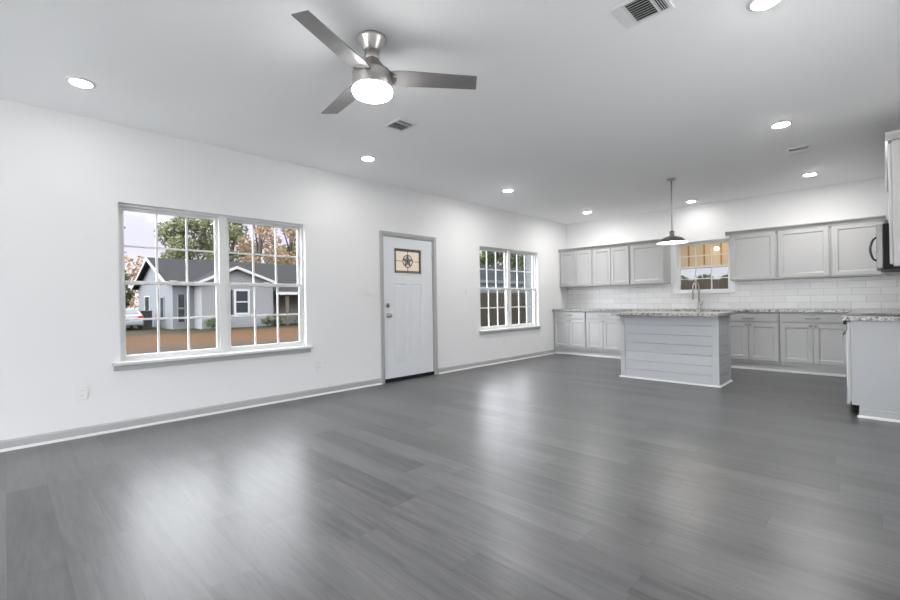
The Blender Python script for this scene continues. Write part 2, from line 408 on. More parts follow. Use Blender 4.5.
def tag(o, label, cat, group=None):
    o['label'] = label; o['category'] = cat
    if group: o['group'] = group
    return o
def thing(name, label, cat, loc=(0, 0, 0), rz=0.0, group=None):
    o = bpy.data.objects.new(name, None); C.objects.link(o)
    o.empty_display_size = 0.1; o.location = loc; o.rotation_euler = (0, 0, rz)
    return tag(o, label, cat, group)
def struct(o):
    o['kind'] = 'structure'; return o
def sthing(name, loc=(0, 0, 0), rz=0.0):
    o = bpy.data.objects.new(name, None); C.objects.link(o); o.empty_display_size = 0.1
    o.location = loc; o.rotation_euler = (0, 0, rz); return struct(o)
def dup(root, loc, rz=None, label=None, name=None):
    def cp(o, par):
        c = o.copy(); C.objects.link(c); c.parent = par
        for ch in list(o.children): cp(ch, c)
        return c
    r = cp(root, None); r.location = loc
    if rz is not None: r.rotation_euler = (0, 0, rz)
    if label: r['label'] = label
    return r

# ================================================================== room shell
X1, Y0 = 5.30, -4.2        # right wall, wall behind the camera
TL = 0.14                  # wall thickness
W1 = (0.725, 2.512, 0.605, 2.043)      # y0 y1 z0 z1 front window
W2 = (5.675, 7.440, 0.605, 2.043)      # second window on the left wall
DR = (3.635, 4.600, 0.0, 2.045)        # entry door opening
KW = (2.190, 3.050, 1.200, 2.100)      # kitchen window opening (x0 x1 z0 z1)

struct(MB().box(-TL, X1 + TL, Y0 - TL, D + TL, -0.12, 0).build('floor', FLOOR))
struct(MB().box(-TL, X1 + TL, Y0 - TL, D + TL, H, H + 0.15).build('ceiling', CEIL))
w = MB()
w.box(-TL, 0, Y0 - TL, W1[0], 0, H); w.box(-TL, 0, W1[0], W1[1], 0, W1[2]); w.box(-TL, 0, W1[0], W1[1], W1[3], H)
w.box(-TL, 0, W1[1], DR[0], 0, H); w.box(-TL, 0, DR[0], DR[1], DR[3], H); w.box(-TL, 0, DR[1], W2[0], 0, H)
w.box(-TL, 0, W2[0], W2[1], 0, W2[2]); w.box(-TL, 0, W2[0], W2[1], W2[3], H); w.box(-TL, 0, W2[1], D + TL, 0, H)
struct(w.build('wall_left', WALL))
w = MB()
w.box(0, KW[0], D, D + TL, 0, H); w.box(KW[1], X1, D, D + TL, 0, H)
w.box(KW[0], KW[1], D, D + TL, 0, KW[2]); w.box(KW[0], KW[1], D, D + TL, KW[3], H)
struct(w.build('wall_far', WALL))
RW = (2.20, 3.70, 0.75, 2.05)          # added unseen window in the right wall (y0 y1 z0 z1), lets daylight in
PD = (0.80, 5.00, 0.0, 2.20)           # added unseen doors behind the camera (x0 x1), daylight for fronts and ceiling
w = MB()
w.box(X1, X1 + TL, Y0 - TL, RW[0], 0, H); w.box(X1, X1 + TL, RW[1], D + TL, 0, H)
w.box(X1, X1 + TL, RW[0], RW[1], 0, RW[2]); w.box(X1, X1 + TL, RW[0], RW[1], RW[3], H)
struct(w.build('wall_right', WALL))
w = MB()
w.box(0, PD[0], Y0 - TL, Y0, 0, H); w.box(PD[1], X1, Y0 - TL, Y0, 0, H); w.box(PD[0], PD[1], Y0 - TL, Y0, PD[3], H)
struct(w.build('wall_near', WALL))

# baseboards: grey board, small cap, white quarter round
def base_profile_left(y0, y1):
    b = MB(); b.prism([(0, 0), (0.014, 0), (0.014, 0.070), (0.009, 0.082), (0, 0.084)], 'y', y0, y1)
    q = MB(); q.prism([(0.014, 0), (0.032, 0), (0.030, 0.009), (0.024, 0.016), (0.014, 0.019)], 'y', y0, y1)
    return b, q
for i, (a, b_) in enumerate(((Y0, 3.578), (4.656, 7.975))):
    bb, qq = base_profile_left(a, b_)
    o = bb.build('baseboard_left' if i == 0 else 'baseboard_left_far', TRIM); struct(o)
    qq.build('quarter_round', WHITE_TRIM, o)
o = struct(MB().box(X1 - 0.014, X1, Y0, 5.43, 0, 0.084).build('baseboard_right', TRIM))
for a, b in ((0.034, PD[0]), (PD[1], X1 - 0.015)):
    struct(MB().box(a, b, Y0, Y0 + 0.014, 0, 0.084).build('baseboard_near', TRIM))

# ------------------------------------------------------------------ windows
def make_window(name, loc, rz, Wd, z0, z1, units, sill_over, recess=0.05, apron=True):
    """local frame: x along the wall, -y into the room, wall face at y=0"""
    t = sthing(name, loc, rz)
    f0, f1 = recess, recess + 0.075
    fw = 0.024
    fr = MB()
    fr.box(0, fw, f0, f1, z0, z1, 0.003); fr.box(Wd - fw, Wd, f0, f1, z0, z1, 0.003)
    fr.box(fw, Wd - fw, f0, f1, z1 - fw, z1, 0.003); fr.box(fw, Wd - fw, f0, f1, z0, z0 + 0.022, 0.003)
    uw = Wd / units
    for u in range(1, units): fr.box(u * uw - 0.040, u * uw + 0.040, f0 - 0.004, f1, z0 + 0.022, z1 - fw, 0.003)
    fr.build('window_frame', VINYL, t)
    zm = (z0 + z1) / 2 - 0.003
    for u in range(units):
        a = u * uw + (fw if u == 0 else 0.040); b = (u + 1) * uw - (fw if u == units - 1 else 0.040)
        for k, (s0, s1, q0) in enumerate(((z0 + 0.022, zm + 0.020, f0 + 0.008), (zm - 0.016, z1 - fw, f0 + 0.038))):
            st = 0.030; rl = 0.032 if k == 0 else 0.028
            sb = MB(); q1 = q0 + 0.028
            sb.box(a, a + st, q0, q1, s0, s1, 0.003); sb.box(b - st, b, q0, q1, s0, s1, 0.003)
            sb.box(a + st, b - st, q0, q1, s0, s0 + rl, 0.003); sb.box(a + st, b - st, q0, q1, s1 - rl, s1, 0.003)
            sash = sb.build('sash', VINYL, t)
            g0, g1, h0, h1 = a + st, b - st, s0 + rl, s1 - rl
            mu = MB(); mw = 0.009
            for c in (1, 2):
                xx = g0 + (g1 - g0) * c / 3; mu.box(xx - mw, xx + mw, q0 + 0.006, q0 + 0.022, h0, h1, 0.002)
            zz = (h0 + h1) / 2
            for c in range(3):
                xa = g0 + (g1 - g0) * c / 3 + (mw if c else 0); xb = g0 + (g1 - g0) * (c + 1) / 3 - (mw if c < 2 else 0)
                mu.box(xa, xb, q0 + 0.006, q0 + 0.022, zz - mw, zz + mw, 0.002)
            mu.build('muntin_grid', VINYL, sash)
            MB().box(g0 - 0.004, g1 + 0.004, q0 + 0.0125, q0 + 0.0155, h0 - 0.004, h1 + 0.004).build('glass_pane', GLASS, sash)
        lk = MB(); xm = (a + b) / 2; lk.box(xm - 0.03, xm + 0.03, f0 + 0.002, f0 + 0.018, zm + 0.020, zm + 0.030, 0.003)
        lk.build('sash_lock', VINYL, t)
    # stool and apron
    sl = MB(); sl.box(-sill_over, Wd + sill_over, -0.050, 0.0, z0 - 0.026, z0, 0.004); sl.box(0, Wd, 0, f0 + 0.01, z0 - 0.026 + 0.0261, z0 + 0.004)
    sl.build('window_sill', WHITE_TRIM, t)
    if apron: MB().box(-sill_over + 0.015, Wd + sill_over - 0.015, -0.016, 0.0, z0 - 0.074, z0 - 0.026, 0.003).build('window_apron', TRIM, t)
    return t
make_window('window_1', (0, W1[0], 0), PI / 2, W1[1] - W1[0], W1[2], W1[3], 2, 0.062)
make_window('window_2', (0, W2[0], 0), PI / 2, W2[1] - W2[0], W2[2], W2[3], 2, 0.045)
make_window('window_3', (KW[0], D, 0), 0, KW[1] - KW[0], KW[2], KW[3], 1, 0.055, recess=0.055, apron=False)

make_window('added_window', (X1, RW[1], 0), -PI / 2, RW[1] - RW[0], RW[2], RW[3], 2, 0.05)  # unseen window added to bring more daylight into the room
t = sthing('added_door', (PD[0], Y0, 0), PI)      # glazed doors added behind the camera to let daylight in
t.location = (PD[1], Y0, 0); pw_ = PD[1] - PD[0]
f = MB(); f.box(0, 0.05, 0.03, 0.12, 0, 2.20); f.box(pw_ - 0.05, pw_, 0.03, 0.12, 0, 2.20); f.box(0.05, pw_ - 0.05, 0.03, 0.12, 2.15, 2.20); f.box(0.05, pw_ - 0.05, 0.03, 0.12, 0.0, 0.03)
f.build('door_frame', VINYL, t)
for k in range(3):
    a = 0.05 + k * (pw_ - 0.10) / 3; b = a + (pw_ - 0.10) / 3
    f = MB(); f.box(a, a + 0.07, 0.05, 0.09, 0.03, 2.15); f.box(b - 0.07, b, 0.05, 0.09, 0.03, 2.15); f.box(a + 0.07, b - 0.07, 0.05, 0.09, 0.03, 0.15); f.box(a + 0.07, b - 0.07, 0.05, 0.09, 2.07, 2.15)
    lf = f.build('door_leaf', VINYL, t); MB().box(a + 0.066, b - 0.066, 0.068, 0.072, 0.146, 2.074).build('glass_pane', GLASS, lf)

# ------------------------------------------------------------------ entry door (local x along wall, -y into the room)
def make_entry_door():
    t = sthing('door_1', (0, DR[0], 0), PI / 2)
    Wd = DR[1] - DR[0]; Hd = DR[3]
    c = MB(); cw = 0.042
    prof = lambda a0, a1: [(a0, 0), (a0, -0.010), (a0 + (a1 - a0) * 0.3, -0.016), (a1, -0.016), (a1, 0)]
    c.prism([(-cw, 0), (-cw, -0.018), (-cw * 0.55, -0.016), (0.004, -0.010), (0.004, 0)], 'z', 0, Hd + cw)
    c.prism([(Wd + cw, 0), (Wd + cw, -0.018), (Wd + cw * 0.55, -0.016), (Wd - 0.004, -0.010), (Wd - 0.004, 0)], 'z', 0, Hd + cw)
    c.prism([(-0.018, Hd + cw), (-0.016, Hd + cw * 0.55), (-0.010, Hd - 0.004), (0, Hd - 0.004), (0, Hd + cw)], 'x', 0.004, Wd - 0.004)
    c.build('door_casing', TRIM, t)
    j = MB(); jt = 0.022
    j.box(0, jt, 0, TL, 0, Hd); j.box(Wd - jt, Wd, 0, TL, 0, Hd); j.box(jt, Wd - jt, 0, TL, Hd - jt, Hd)
    j.build('door_jamb', TRIM, t)
    th = MB(); th.box(jt, Wd - jt, -0.004, TL, 0.0, 0.046, 0.003); th.build('door_threshold', BLACKM, t)
    # slab built from stiles, rails, sunk panels
    s0, s1, sb, stp = jt + 0.003, Wd - jt - 0.003, 0.050, Hd - jt - 0.003
    y0, y1 = 0.012, 0.056
    LX0, LX1, LZ0, LZ1 = 0.196, 0.742, 1.500, 1.890     # glazed opening incl. moulding
    px = ((0.205, 0.428), (0.510, 0.733)); pz = (0.262, 1.372)
    d = MB()
    xs = [s0, px[0][0], px[0][1], px[1][0], px[1][1], s1]
    d.box(s0, xs[1], y0, y1, sb, LZ0 - 0.02); d.box(xs[2], xs[3], y0, y1, pz[0], pz[1]); d.box(xs[4], s1, y0, y1, sb, LZ0 - 0.02)
    d.box(xs[1], xs[4], y0, y1, sb, pz[0]); d.box(xs[1], xs[4], y0, y1, pz[1], LZ0 - 0.02)
    d.box(s0, LX0, y0, y1, LZ0 - 0.02, stp); d.box(LX1, s1, y0, y1, LZ0 - 0.02, stp)
    d.box(LX0, LX1, y0, y1, LZ0 - 0.02, LZ0); d.box(LX0, LX1, y0, y1, LZ1, stp)
    for a, b in px:   # embossed panel: sloping groove then raised field
        bm = bmesh.new()
        def ring(ins, yy): return [bm.verts.new((x, yy, z)) for x, z in ((a + ins, pz[0] + ins), (b - ins, pz[0] + ins), (b - ins, pz[1] - ins), (a + ins, pz[1] - ins))]
        rr = [ring(0, y0), ring(0.012, y0 + 0.006), ring(0.024, y0 + 0.006), ring(0.045, y0 + 0.001)]
        for p, q in zip(rr[:-1], rr[1:]):
            for i in range(4): bm.faces.new((p[i], p[(i + 1) % 4], q[(i + 1) % 4], q[i]))
        bm.faces.new(rr[-1]); bmesh.ops.recalc_face_normals(bm, faces=bm.faces)
        d.add(bm)
        d.box(a, b, y0 + 0.02, y1, pz[0], pz[1])
    slab = d.build('door_slab', DOORP, t)
    m = MB(); mw = 0.020
    m.box(LX0, LX1, y0 - 0.006, y1, LZ0, LZ0 + mw, 0.003); m.box(LX0, LX1, y0 - 0.006, y1, LZ1 - mw, LZ1, 0.003)
    m.box(LX0, LX0 + mw, y0 - 0.006, y1, LZ0 + mw, LZ1 - mw, 0.003); m.box(LX1 - mw, LX1, y0 - 0.006, y1, LZ0 + mw, LZ1 - mw, 0.003)
    m.build('lite_frame', DOORP, slab)
    gx0, gx1, gz0, gz1 = LX0 + mw, LX1 - mw, LZ0 + mw, LZ1 - mw
    gy = y0 + 0.012; bw = 0.034
    g = MB(); g.box(gx0 + bw, gx1 - bw, gy, gy + 0.006, gz0 + bw, gz1 - bw); g.build('beige_glass', LITE_BEIGE, slab)
    g = MB(); g.box(gx0, gx1, gy, gy + 0.006, gz0, gz0 + bw); g.box(gx0, gx1, gy, gy + 0.006, gz1 - bw, gz1)
    g.box(gx0, gx0 + bw, gy, gy + 0.006, gz0 + bw, gz1 - bw); g.box(gx1 - bw, gx1, gy, gy + 0.006, gz0 + bw, gz1 - bw)
    g.build('grey_border_glass', LITE_GREY, slab)
    # lead lines, ring and five-pointed star
    l = MB(); cx, cz = (gx0 + gx1) / 2, (gz0 + gz1) / 2; R = 0.088; lw = 0.0035; ly0, ly1 = gy - 0.004, gy + 0.001
    def bar(p, q, wd=lw):
        p = Vector((p[0], p[1])); q = Vector((q[0], q[1])); n = (q - p).normalized(); n = Vector((-n.y, n.x)) * wd
        l.prism([tuple(p + n), tuple(q + n), tuple(q - n), tuple(p - n)], 'y', ly0, ly1)
    for x in (gx0 + bw, gx1 - bw): bar((x, gz0), (x, gz1))
    for z in (gz0 + bw, gz1 - bw): bar((gx0, z), (gx1, z))
    bar((cx, gz0), (cx, cz - R)); bar((cx, cz + R), (cx, gz1)); bar((gx0 + bw, cz), (cx - R, cz)); bar((cx + R, cz), (gx1 - bw, cz))
    ringp = [(cx + R * math.cos(2 * PI * i / 40), cz + R * math.sin(2 * PI * i / 40)) for i in range(40)]
    for i in range(40): bar(ringp[i], ringp[(i + 1) % 40], 0.005)
    star = []
    for i in range(10):
        rr_ = R * (0.97 if i % 2 == 0 else 0.38); an = PI / 2 + i * PI / 5
        star.append((cx + rr_ * math.cos(an), cz + rr_ * math.sin(an)))
    for i in range(10): bar(star[i], star[(i + 1) % 10], 0.0045)
    for i in range(10): bar(star[i], (cx, cz), 0.003)
    l.build('lead_caming', LEAD, slab)
    sg = MB()
    for i in range(10): sg.prism([star[i], star[(i + 1) % 10], (cx, cz)], 'y', gy - 0.002, gy - 0.0005)
    sg.build('star_glass', lite_material('smoky_star_glass', (0.45, 0.42, 0.38)), slab)
    rg = MB(); rg.prism(ringp, 'y', gy - 0.0004, gy); rg.build('ring_glass', LITE_CLEAR, slab)
    # hardware
    k = MB(); kx = s0 + 0.065
    k.lathe([(0, 0), (0.033, 0), (0.033, 0.006), (0.012, 0.010), (0.011, 0.035), (0.022, 0.042), (0.029, 0.055), (0.026, 0.068), (0, 0.072)], (kx, y0, 0.925), 28, '-y')
    kn = k.build('door_knob', DARKNICKEL, slab); kn['label'] = 'dark satin nickel door knob'
    k = MB(); k.lathe([(0, 0), (0.032, 0), (0.031, 0.012), (0.018, 0.016), (0, 0.016)], (kx, y0, 1.065), 28, '-y')
    k.box(kx - 0.004, kx + 0.004, y0 - 0.030, y0 - 0.014, 1.050, 1.080, 0.002); k.build('deadbolt', DARKNICKEL, slab)
    for z in (0.22, 1.05, 1.80):
        h = MB(); h.lathe([(0, -0.045), (0.008, -0.045), (0.008, 0.045), (0, 0.045)], (s1 + 0.001, y0 - 0.006, z), 12)
        h.box(s1 - 0.002, s1 + 0.022, y0 - 0.002, y0 + 0.002, z - 0.045, z + 0.045); h.build('hinge', NICKEL, t)
make_entry_door()

# ================================================================== kitchen cabinets
GAP = 0.003
def shaker(mb, x0, x1, z0, z1, y, t=0.020, fr=0.057):
    """framed door/drawer front, face at y (towards -y), back at y+t"""
    bv = 0.0025
    mb.box(x0, x0 + fr, y, y + t, z0, z1, bv, 1); mb.box(x1 - fr, x1, y, y + t, z0, z1, bv, 1)
    mb.box(x0 + fr, x1 - fr, y, y + t, z0, z0 + fr, bv, 1); mb.box(x0 + fr, x1 - fr, y, y + t, z1 - fr, z1, bv, 1)
    a, b, c, d = x0 + fr, x1 - fr, z0 + fr, z1 - fr
    ins = 0.012; yy = y + 0.010
    bm = bmesh.new()
    o_ = [bm.verts.new((p, y + 0.003, q)) for p, q in ((a, c), (b, c), (b, d), (a, d))]
    i_ = [bm.verts.new((p, yy, q)) for p, q in ((a + ins, c + ins), (b - ins, c + ins), (b - ins, d - ins), (a + ins, d - ins))]
    for k in range(4): bm.faces.new((o_[k], o_[(k + 1) % 4], i_[(k + 1) % 4], i_[k]))
    bm.faces.new(i_); bmesh.ops.recalc_face_normals(bm, faces=bm.faces)
    mb.add(bm)

def knob(x, y, z, parent):
    k = MB(); k.lathe([(0, 0), (0.007, 0), (0.006, 0.012), (0.013, 0.018), (0.014, 0.024), (0.010, 0.028), (0, 0.029)], (x, y, z), 16, '-y')
    return k.build('knob', DARKNICKEL, parent)
def bar_pull(x, y, z, L, parent, vertical=False):
    k = MB()
    if not vertical:
        k.tube([(x - L / 2, y - 0.028, z), (x + L / 2, y - 0.028, z)], 0.0065)
        for s in (-1, 1): k.tube([(x + s * L * 0.36, y + 0.001, z), (x + s * L * 0.36, y - 0.028, z)], 0.005)
    return k.build('pull_handle', DARKNICKEL, parent)

def base_cabinet(name, label, loc, rz, Wd, doors=2, drawer=True, depth=0.60, zt=0.876, group='light grey base cabinets'):
    t = thing(name, label, 'cabinet', loc, rz, group)
    yf = -depth
    b = MB(); b.box(0.0005, Wd - 0.0005, yf + 0.022, -0.002, 0.105, zt); b.box(0.0005, Wd - 0.0005, yf + 0.055, -0.002, 0.002, 0.105)
    b.build('body', CAB, t)
    g = 0.010
    n = doors; dw = (Wd - 2 * g - (n - 1) * 0.006) / n
    zd = 0.712 if drawer else zt - 0.02
    for i in range(n):
        a = g + i * (dw + 0.006)
        m = MB(); shaker(m, a, a + dw, 0.150, zd, yf); dr = m.build('door', CAB, t)
        right_hand = (i == 0 and n > 1)
        knob(a + dw - 0.028 if right_hand else a + 0.028, yf, zd - 0.030, dr)
    if drawer:
        m = MB(); m.box(g, Wd - g, yf, yf + 0.02, 0.736, 0.850, 0.003, 1); dr = m.build('drawer', CAB, t)
        bar_pull(Wd / 2, yf, 0.793, 0.16 if Wd > 0.5 else 0.1, dr)
    return t
def wall_cabinet(name, label, loc, rz, Wd, doors, z0=1.370, z1=2.115, depth=0.33, group='light grey wall cabinets'):
    t = thing(name, label, 'cabinet', (loc[0], loc[1], z0), rz, group)
    hh = z1 - z0
    b = MB(); b.box(0.0005, Wd - 0.0005, -depth + 0.022, -0.002, 0, hh); b.build('body', CAB, t)
    g = 0.018; n = doors; dw = (Wd - 2 * g - (n - 1) * 0.006) / n
    for i in range(n):
        a = g + i * (dw + 0.006)
        m = MB(); shaker(m, a, a + dw, 0.020, hh - 0.020, -depth); m.build('door', CAB, t)
    return t
yb = D - 0.0005
# left group of wall cabinets
wall_cabinet('wall_cabinet', 'two-door grey wall cabinet in the corner beside the left wall', (0.006, yb), 0, 0.735, 2)
wall_cabinet('wall_cabinet', 'two-door grey wall cabinet between the left corner unit and the wide single-door unit', (0.743, yb), 0, 0.750, 2)
wall_cabinet('wall_cabinet', 'wide single-door grey wall cabinet left of the kitchen window, behind the pendant', (1.495, yb), 0, 0.610, 1)
# right group
wall_cabinet('wall_cabinet', 'single-door grey wall cabinet directly right of the kitchen window', (3.105, yb), 0, 0.620, 1)
wall_cabinet('wall_cabinet', 'middle single-door grey wall cabinet of the three right of the kitchen window', (3.727, yb), 0, 0.620, 1)
wall_cabinet('wall_cabinet', 'single-door grey wall cabinet partly hidden by the microwave', (4.349, yb), 0, 0.560, 1)
def crown(name, label, x0, x1, z0=2.098, end0=True, end1=True):
    prof = [(D - 0.002, z0), (D - 0.335, z0), (D - 0.338, z0 + 0.014), (D - 0.352, z0 + 0.030), (D - 0.372, z0 + 0.052), (D - 0.380, z0 + 0.056), (D - 0.380, z0 + 0.066), (D - 0.002, z0 + 0.066)]
    m = MB()
    m.box(x0, x1, D - 0.33, D - 0.002, 2.1155, z0 + 0.066)
    pf = [(D - 0.3305, z0), (D - 0.338, z0 + 0.002), (D - 0.341, z0 + 0.016), (D - 0.352, z0 + 0.030), (D - 0.370, z0 + 0.050), (D - 0.380, z0 + 0.055), (D - 0.380, z0 + 0.066), (D - 0.3305, z0 + 0.066)]
    m.prism(pf, 'x', x0 - (0.045 if end0 else 0), x1 + (0.045 if end1 else 0))
    for flag, xx, s in ((end0, x0, -1), (end1, x1, 1)):
        if flag:
            pe = [(xx + s * 0.0005, z0), (xx + s * 0.009, z0 + 0.002), (xx + s * 0.012, z0 + 0.016), (xx + s * 0.022, z0 + 0.030), (xx + s * 0.040, z0 + 0.050), (xx + s * 0.045, z0 + 0.055), (xx + s * 0.045, z0 + 0.066), (xx + s * 0.0005, z0 + 0.066)]
            m.prism(pe, 'y', D - 0.3305, D - 0.002)
    o = m.build(name, CAB); return tag(o, label, 'crown moulding')
crown('crown_moulding', 'grey crown moulding along the wall cabinets left of the kitchen window', 0.006, 2.105, end0=False)
crown('crown_moulding', 'grey crown moulding along the wall cabinets right of the kitchen window', 3.105, 4.909, end1=False)

# base run along the far wall
base_cabinet('base_cabinet', 'grey two-door base cabinet in the left corner beside the left wall', (0.006, yb, 0), 0, 0.712)
base_cabinet('base_cabinet', 'grey two-door base cabinet left of the island, second from the left wall', (0.721, yb, 0), 0, 0.700)
base_cabinet('base_cabinet', 'grey two-door base cabinet hidden behind the left end of the island', (1.424, yb, 0), 0, 0.740)
base_cabinet('sink_cabinet', 'grey sink base cabinet behind the island under the faucet', (2.168, yb, 0), 0, 0.845, drawer=False, zt=0.66)
base_cabinet('base_cabinet', 'grey two-door base cabinet directly right of the island', (3.017, yb, 0), 0, 0.760)
base_cabinet('base_cabinet', 'grey two-door base cabinet furthest right on the far wall, beside the range run', (3.782, yb, 0), 0, 0.765)
m = MB(); m.box(4.552, 4.628, D - 0.58, D - 0.002, 0.105, 0.876); m.box(4.552, 4.628, D - 0.545, D - 0.002, 0.002, 0.105)
tag(m.build('corner_filler', CAB), 'narrow grey filler panel closing the right base cabinet corner', 'filler panel')
o = struct(MB().box(0.002, 4.70, D - 0.5448, D - 0.534, 0, 0.09).build('baseboard_cabinets', CAB))
q = MB(); q.prism([(D - 0.545, 0), (D - 0.566, 0), (D - 0.563, 0.016), (D - 0.556, 0.026), (D - 0.545, 0.030)], 'x', 0.002, 4.70); q.build('quarter_round', WHITE_TRIM, o)

# countertops
SX0, SX1, SY0, SY1 = 2.26, 2.92, D - 0.50, D - 0.14
m = MB(); zc0, zc1 = 0.876, 0.914
m.box(0.003, SX0, D - 0.635, D - 0.002, zc0, zc1, 0.004); m.box(SX1, 4.60, D - 0.635, D - 0.002, zc0, zc1, 0.004)
m.box(SX0, SX1, D - 0.635, SY0, zc0, zc1, 0.004); m.box(SX0, SX1, SY1, D - 0.002, zc0, zc1, 0.004)
tag(m.build('granite_countertop', GRANITE), 'speckled granite countertop along the far wall under the kitchen window', 'countertop')
t = thing('kitchen_sink', 'stainless undermount sink set in the far counter below the window', 'sink', ((SX0 + SX1) / 2, (SY0 + SY1) / 2, 0.68))
m = MB()
m.box(SX0 - 0.01, SX1 + 0.01, SY0 - 0.01, SY1 + 0.01, 0.68, 0.69)
m.box(SX0 - 0.01, SX0, SY0, SY1, 0.69, zc0 - 0.001); m.box(SX1, SX1 + 0.01, SY0, SY1, 0.69, zc0 - 0.001)
m.box(SX0 - 0.01, SX1 + 0.01, SY0 - 0.01, SY0, 0.69, zc0 - 0.001); m.box(SX0 - 0.01, SX1 + 0.01, SY1, SY1 + 0.01, 0.69, zc0 - 0.001)
m.build('basin', STEEL, t, True)
MB().lathe([(0, 0), (0.04, 0), (0.04, 0.004), (0, 0.003)], (2.59, D - 0.32, 0.6905), 24).build('drain', NICKEL, t, True)
# backsplash
m = MB(); ty = D - 0.010
m.box(0.002, KW[0] - 0.06, ty, D - 0.001, 0.9145, 1.3695); m.box(KW[1] + 0.06, X1 - 0.002, ty, D - 0.001, 0.9145, 1.3695)
m.box(KW[0] - 0.06, KW[1] + 0.06, ty, D - 0.001, 0.9145, KW[2] - 0.0265)
tag(m.build('tile_backsplash', TILE), 'white subway tile backsplash between the far counter and wall cabinets', 'backsplash')

# faucet
t = thing('kitchen_faucet', 'tall nickel gooseneck faucet standing at the sink below the kitchen window', 'faucet', (2.585, D - 0.085, 0.9145), -0.28)
MB().lathe([(0, 0), (0.028, 0), (0.028, 0.008), (0.021, 0.016), (0.019, 0.10), (0.015, 0.11), (0, 0.11)], (0, 0, 0), 24).build('base', DARKNICKEL, t)
pts = [(0, 0, 0.105), (0, 0, 0.37)] + [(0, -0.085 + 0.085 * math.cos(a), 0.37 + 0.085 * math.sin(a)) for a in [PI * k / 10 for k in range(1, 10)]] + [(0, -0.17, 0.36), (0, -0.172, 0.30)]
MB().tube(pts, 0.0115, 12).build('spout', NICKEL, t)
MB().tube([(0, -0.172, 0.302), (0, -0.173, 0.27), (0, -0.174, 0.18), (0, -0.174, 0.165)], [0.0135, 0.016, 0.018, 0.015], 14).build('spray_head', DARKNICKEL, t)
m = MB(); m.tube([(0.015, 0, 0.065), (0.055, 0, 0.070)], 0.011, 12); m.tube([(0.052, 0, 0.068), (0.062, 0, 0.11), (0.066, -0.004, 0.16)], [0.007, 0.006, 0.005], 10); m.build('lever', DARKNICKEL, t)

# ------------------------------------------------------------------ island
IX0, IX1, IY0, IY1 = 2.195, 3.425, 6.165, 6.745
t = thing('kitchen_island', 'grey shiplap kitchen island with granite top in front of the sink', 'kitchen island', ((IX0 + IX1) / 2, (IY0 + IY1) / 2, 0))
m = MB(); m.box(IX0 + 0.022, IX1 - 0.022, IY0 + 0.022, IY1 - 0.002, 0.002, 0.876); m.build('body', CABIN, t, True)
nb = 7; bh = (0.874 - 0.006) / nb
def boards(fn, name):
    m = MB()
    for i in range(nb): fn(m, 0.004 + i * bh + 0.0012, 0.004 + (i + 1) * bh - 0.0012)
    m.build(name, ISLAND, t, True)
boards(lambda m, a, b: m.box(IX0 + 0.05, IX1 - 0.06, IY0 + 0.010, IY0 + 0.0225, a, b, 0.0025, 1), 'front_shiplap')
boards(lambda m, a, b: m.box(IX1 - 0.0225, IX1 - 0.010, IY0 + 0.045, IY1 - 0.045, a, b, 0.0025, 1), 'side_shiplap')
boards(lambda m, a, b: m.box(IX0 + 0.010, IX0 + 0.0225, IY0 + 0.045, IY1 - 0.045, a, b, 0.0025, 1), 'side_shiplap')
for xa, xb in ((IX0, IX0 + 0.062), (IX1 - 0.075, IX1)):
    MB().box(xa, xb, IY0, IY0 + 0.0228, 0.002, 0.876, 0.002).build('corner_board', ISLAND, t, True)
for xa in (IX0, IX1 - 0.0228):
    MB().box(xa, xa + 0.0228, IY0 + 0.0232, IY0 + 0.0450, 0.002, 0.876, 0.001).build('corner_board', ISLAND, t, True)
    MB().box(xa, xa + 0.0228, IY1 - 0.045, IY1, 0.002, 0.876, 0.001).build('corner_board', ISLAND, t, True)
for i in range(2):   # doors on the kitchen side
    m = MB(); wq = (IX1 - IX0 - 0.06) / 2; shaker(m, 0, wq - 0.006, 0.150, 0.86, -0.02)
    m.rot(Matrix.Translation((IX1 - 0.03 - i * wq, IY1 - 0.001, 0)) @ Matrix.Rotation(PI, 4, 'Z')); m.build('door', ISLAND, t, True)
q = MB(); qp = lambda s, v: [(v, 0.0), (v + s * 0.018, 0.0), (v + s * 0.016, 0.010), (v + s * 0.010, 0.017), (v, 0.020)]
q.prism(qp(-1, IY0), 'x', IX0 - 0.018, IX1 + 0.018); q.prism(qp(1, IX1), 'y', IY0, IY1); q.prism(qp(-1, IX0), 'y', IY0, IY1)
q.build('quarter_round', WHITE_TRIM, t, True)
MB().box(IX0 - 0.045, IX1 + 0.04, IY0 - 0.20, IY1 + 0.06, 0.8765, 0.914, 0.005).build('countertop', GRANITE, t, True)

# ------------------------------------------------------------------ run along the right wall (faces -x)
RZ = -PI / 2
xw = X1 - 0.0005
EY0, EY1 = 5.455, 5.620       # narrow end cabinet
RY0, RY1 = 5.625, 6.385       # range
t = thing('end_cabinet', 'grey end cabinet with plain side panel closing the range run on the right', 'cabinet', (X1 - 0.32, (EY0 + EY1) / 2, 0))
m = MB(); m.box(4.652, X1 - 0.001, EY0 + 0.012, EY1, 0.105, 0.876); m.box(4.705, X1 - 0.001, EY0 + 0.012, EY1, 0.002, 0.105); m.build('body', CAB, t, True)
m = MB(); m.box(4.655, X1 - 0.001, EY0, EY0 + 0.0118, 0.105, 0.876); m.box(4.705, X1 - 0.001, EY0, EY0 + 0.0118, 0.002, 0.105); m.build('side_panel', ISLAND, t, True)
m = MB(); m.box(4.630, 4.6515, EY0 + 0.004, EY1 - 0.004, 0.130, 0.862, 0.003); m.build('door', CAB, t, True)
m = MB(); m.box(4.702, X1 - 0.002, EY0 - 0.014, EY0, 0, 0.080, 0.003); m.build('base_trim', ISLAND, t, True)
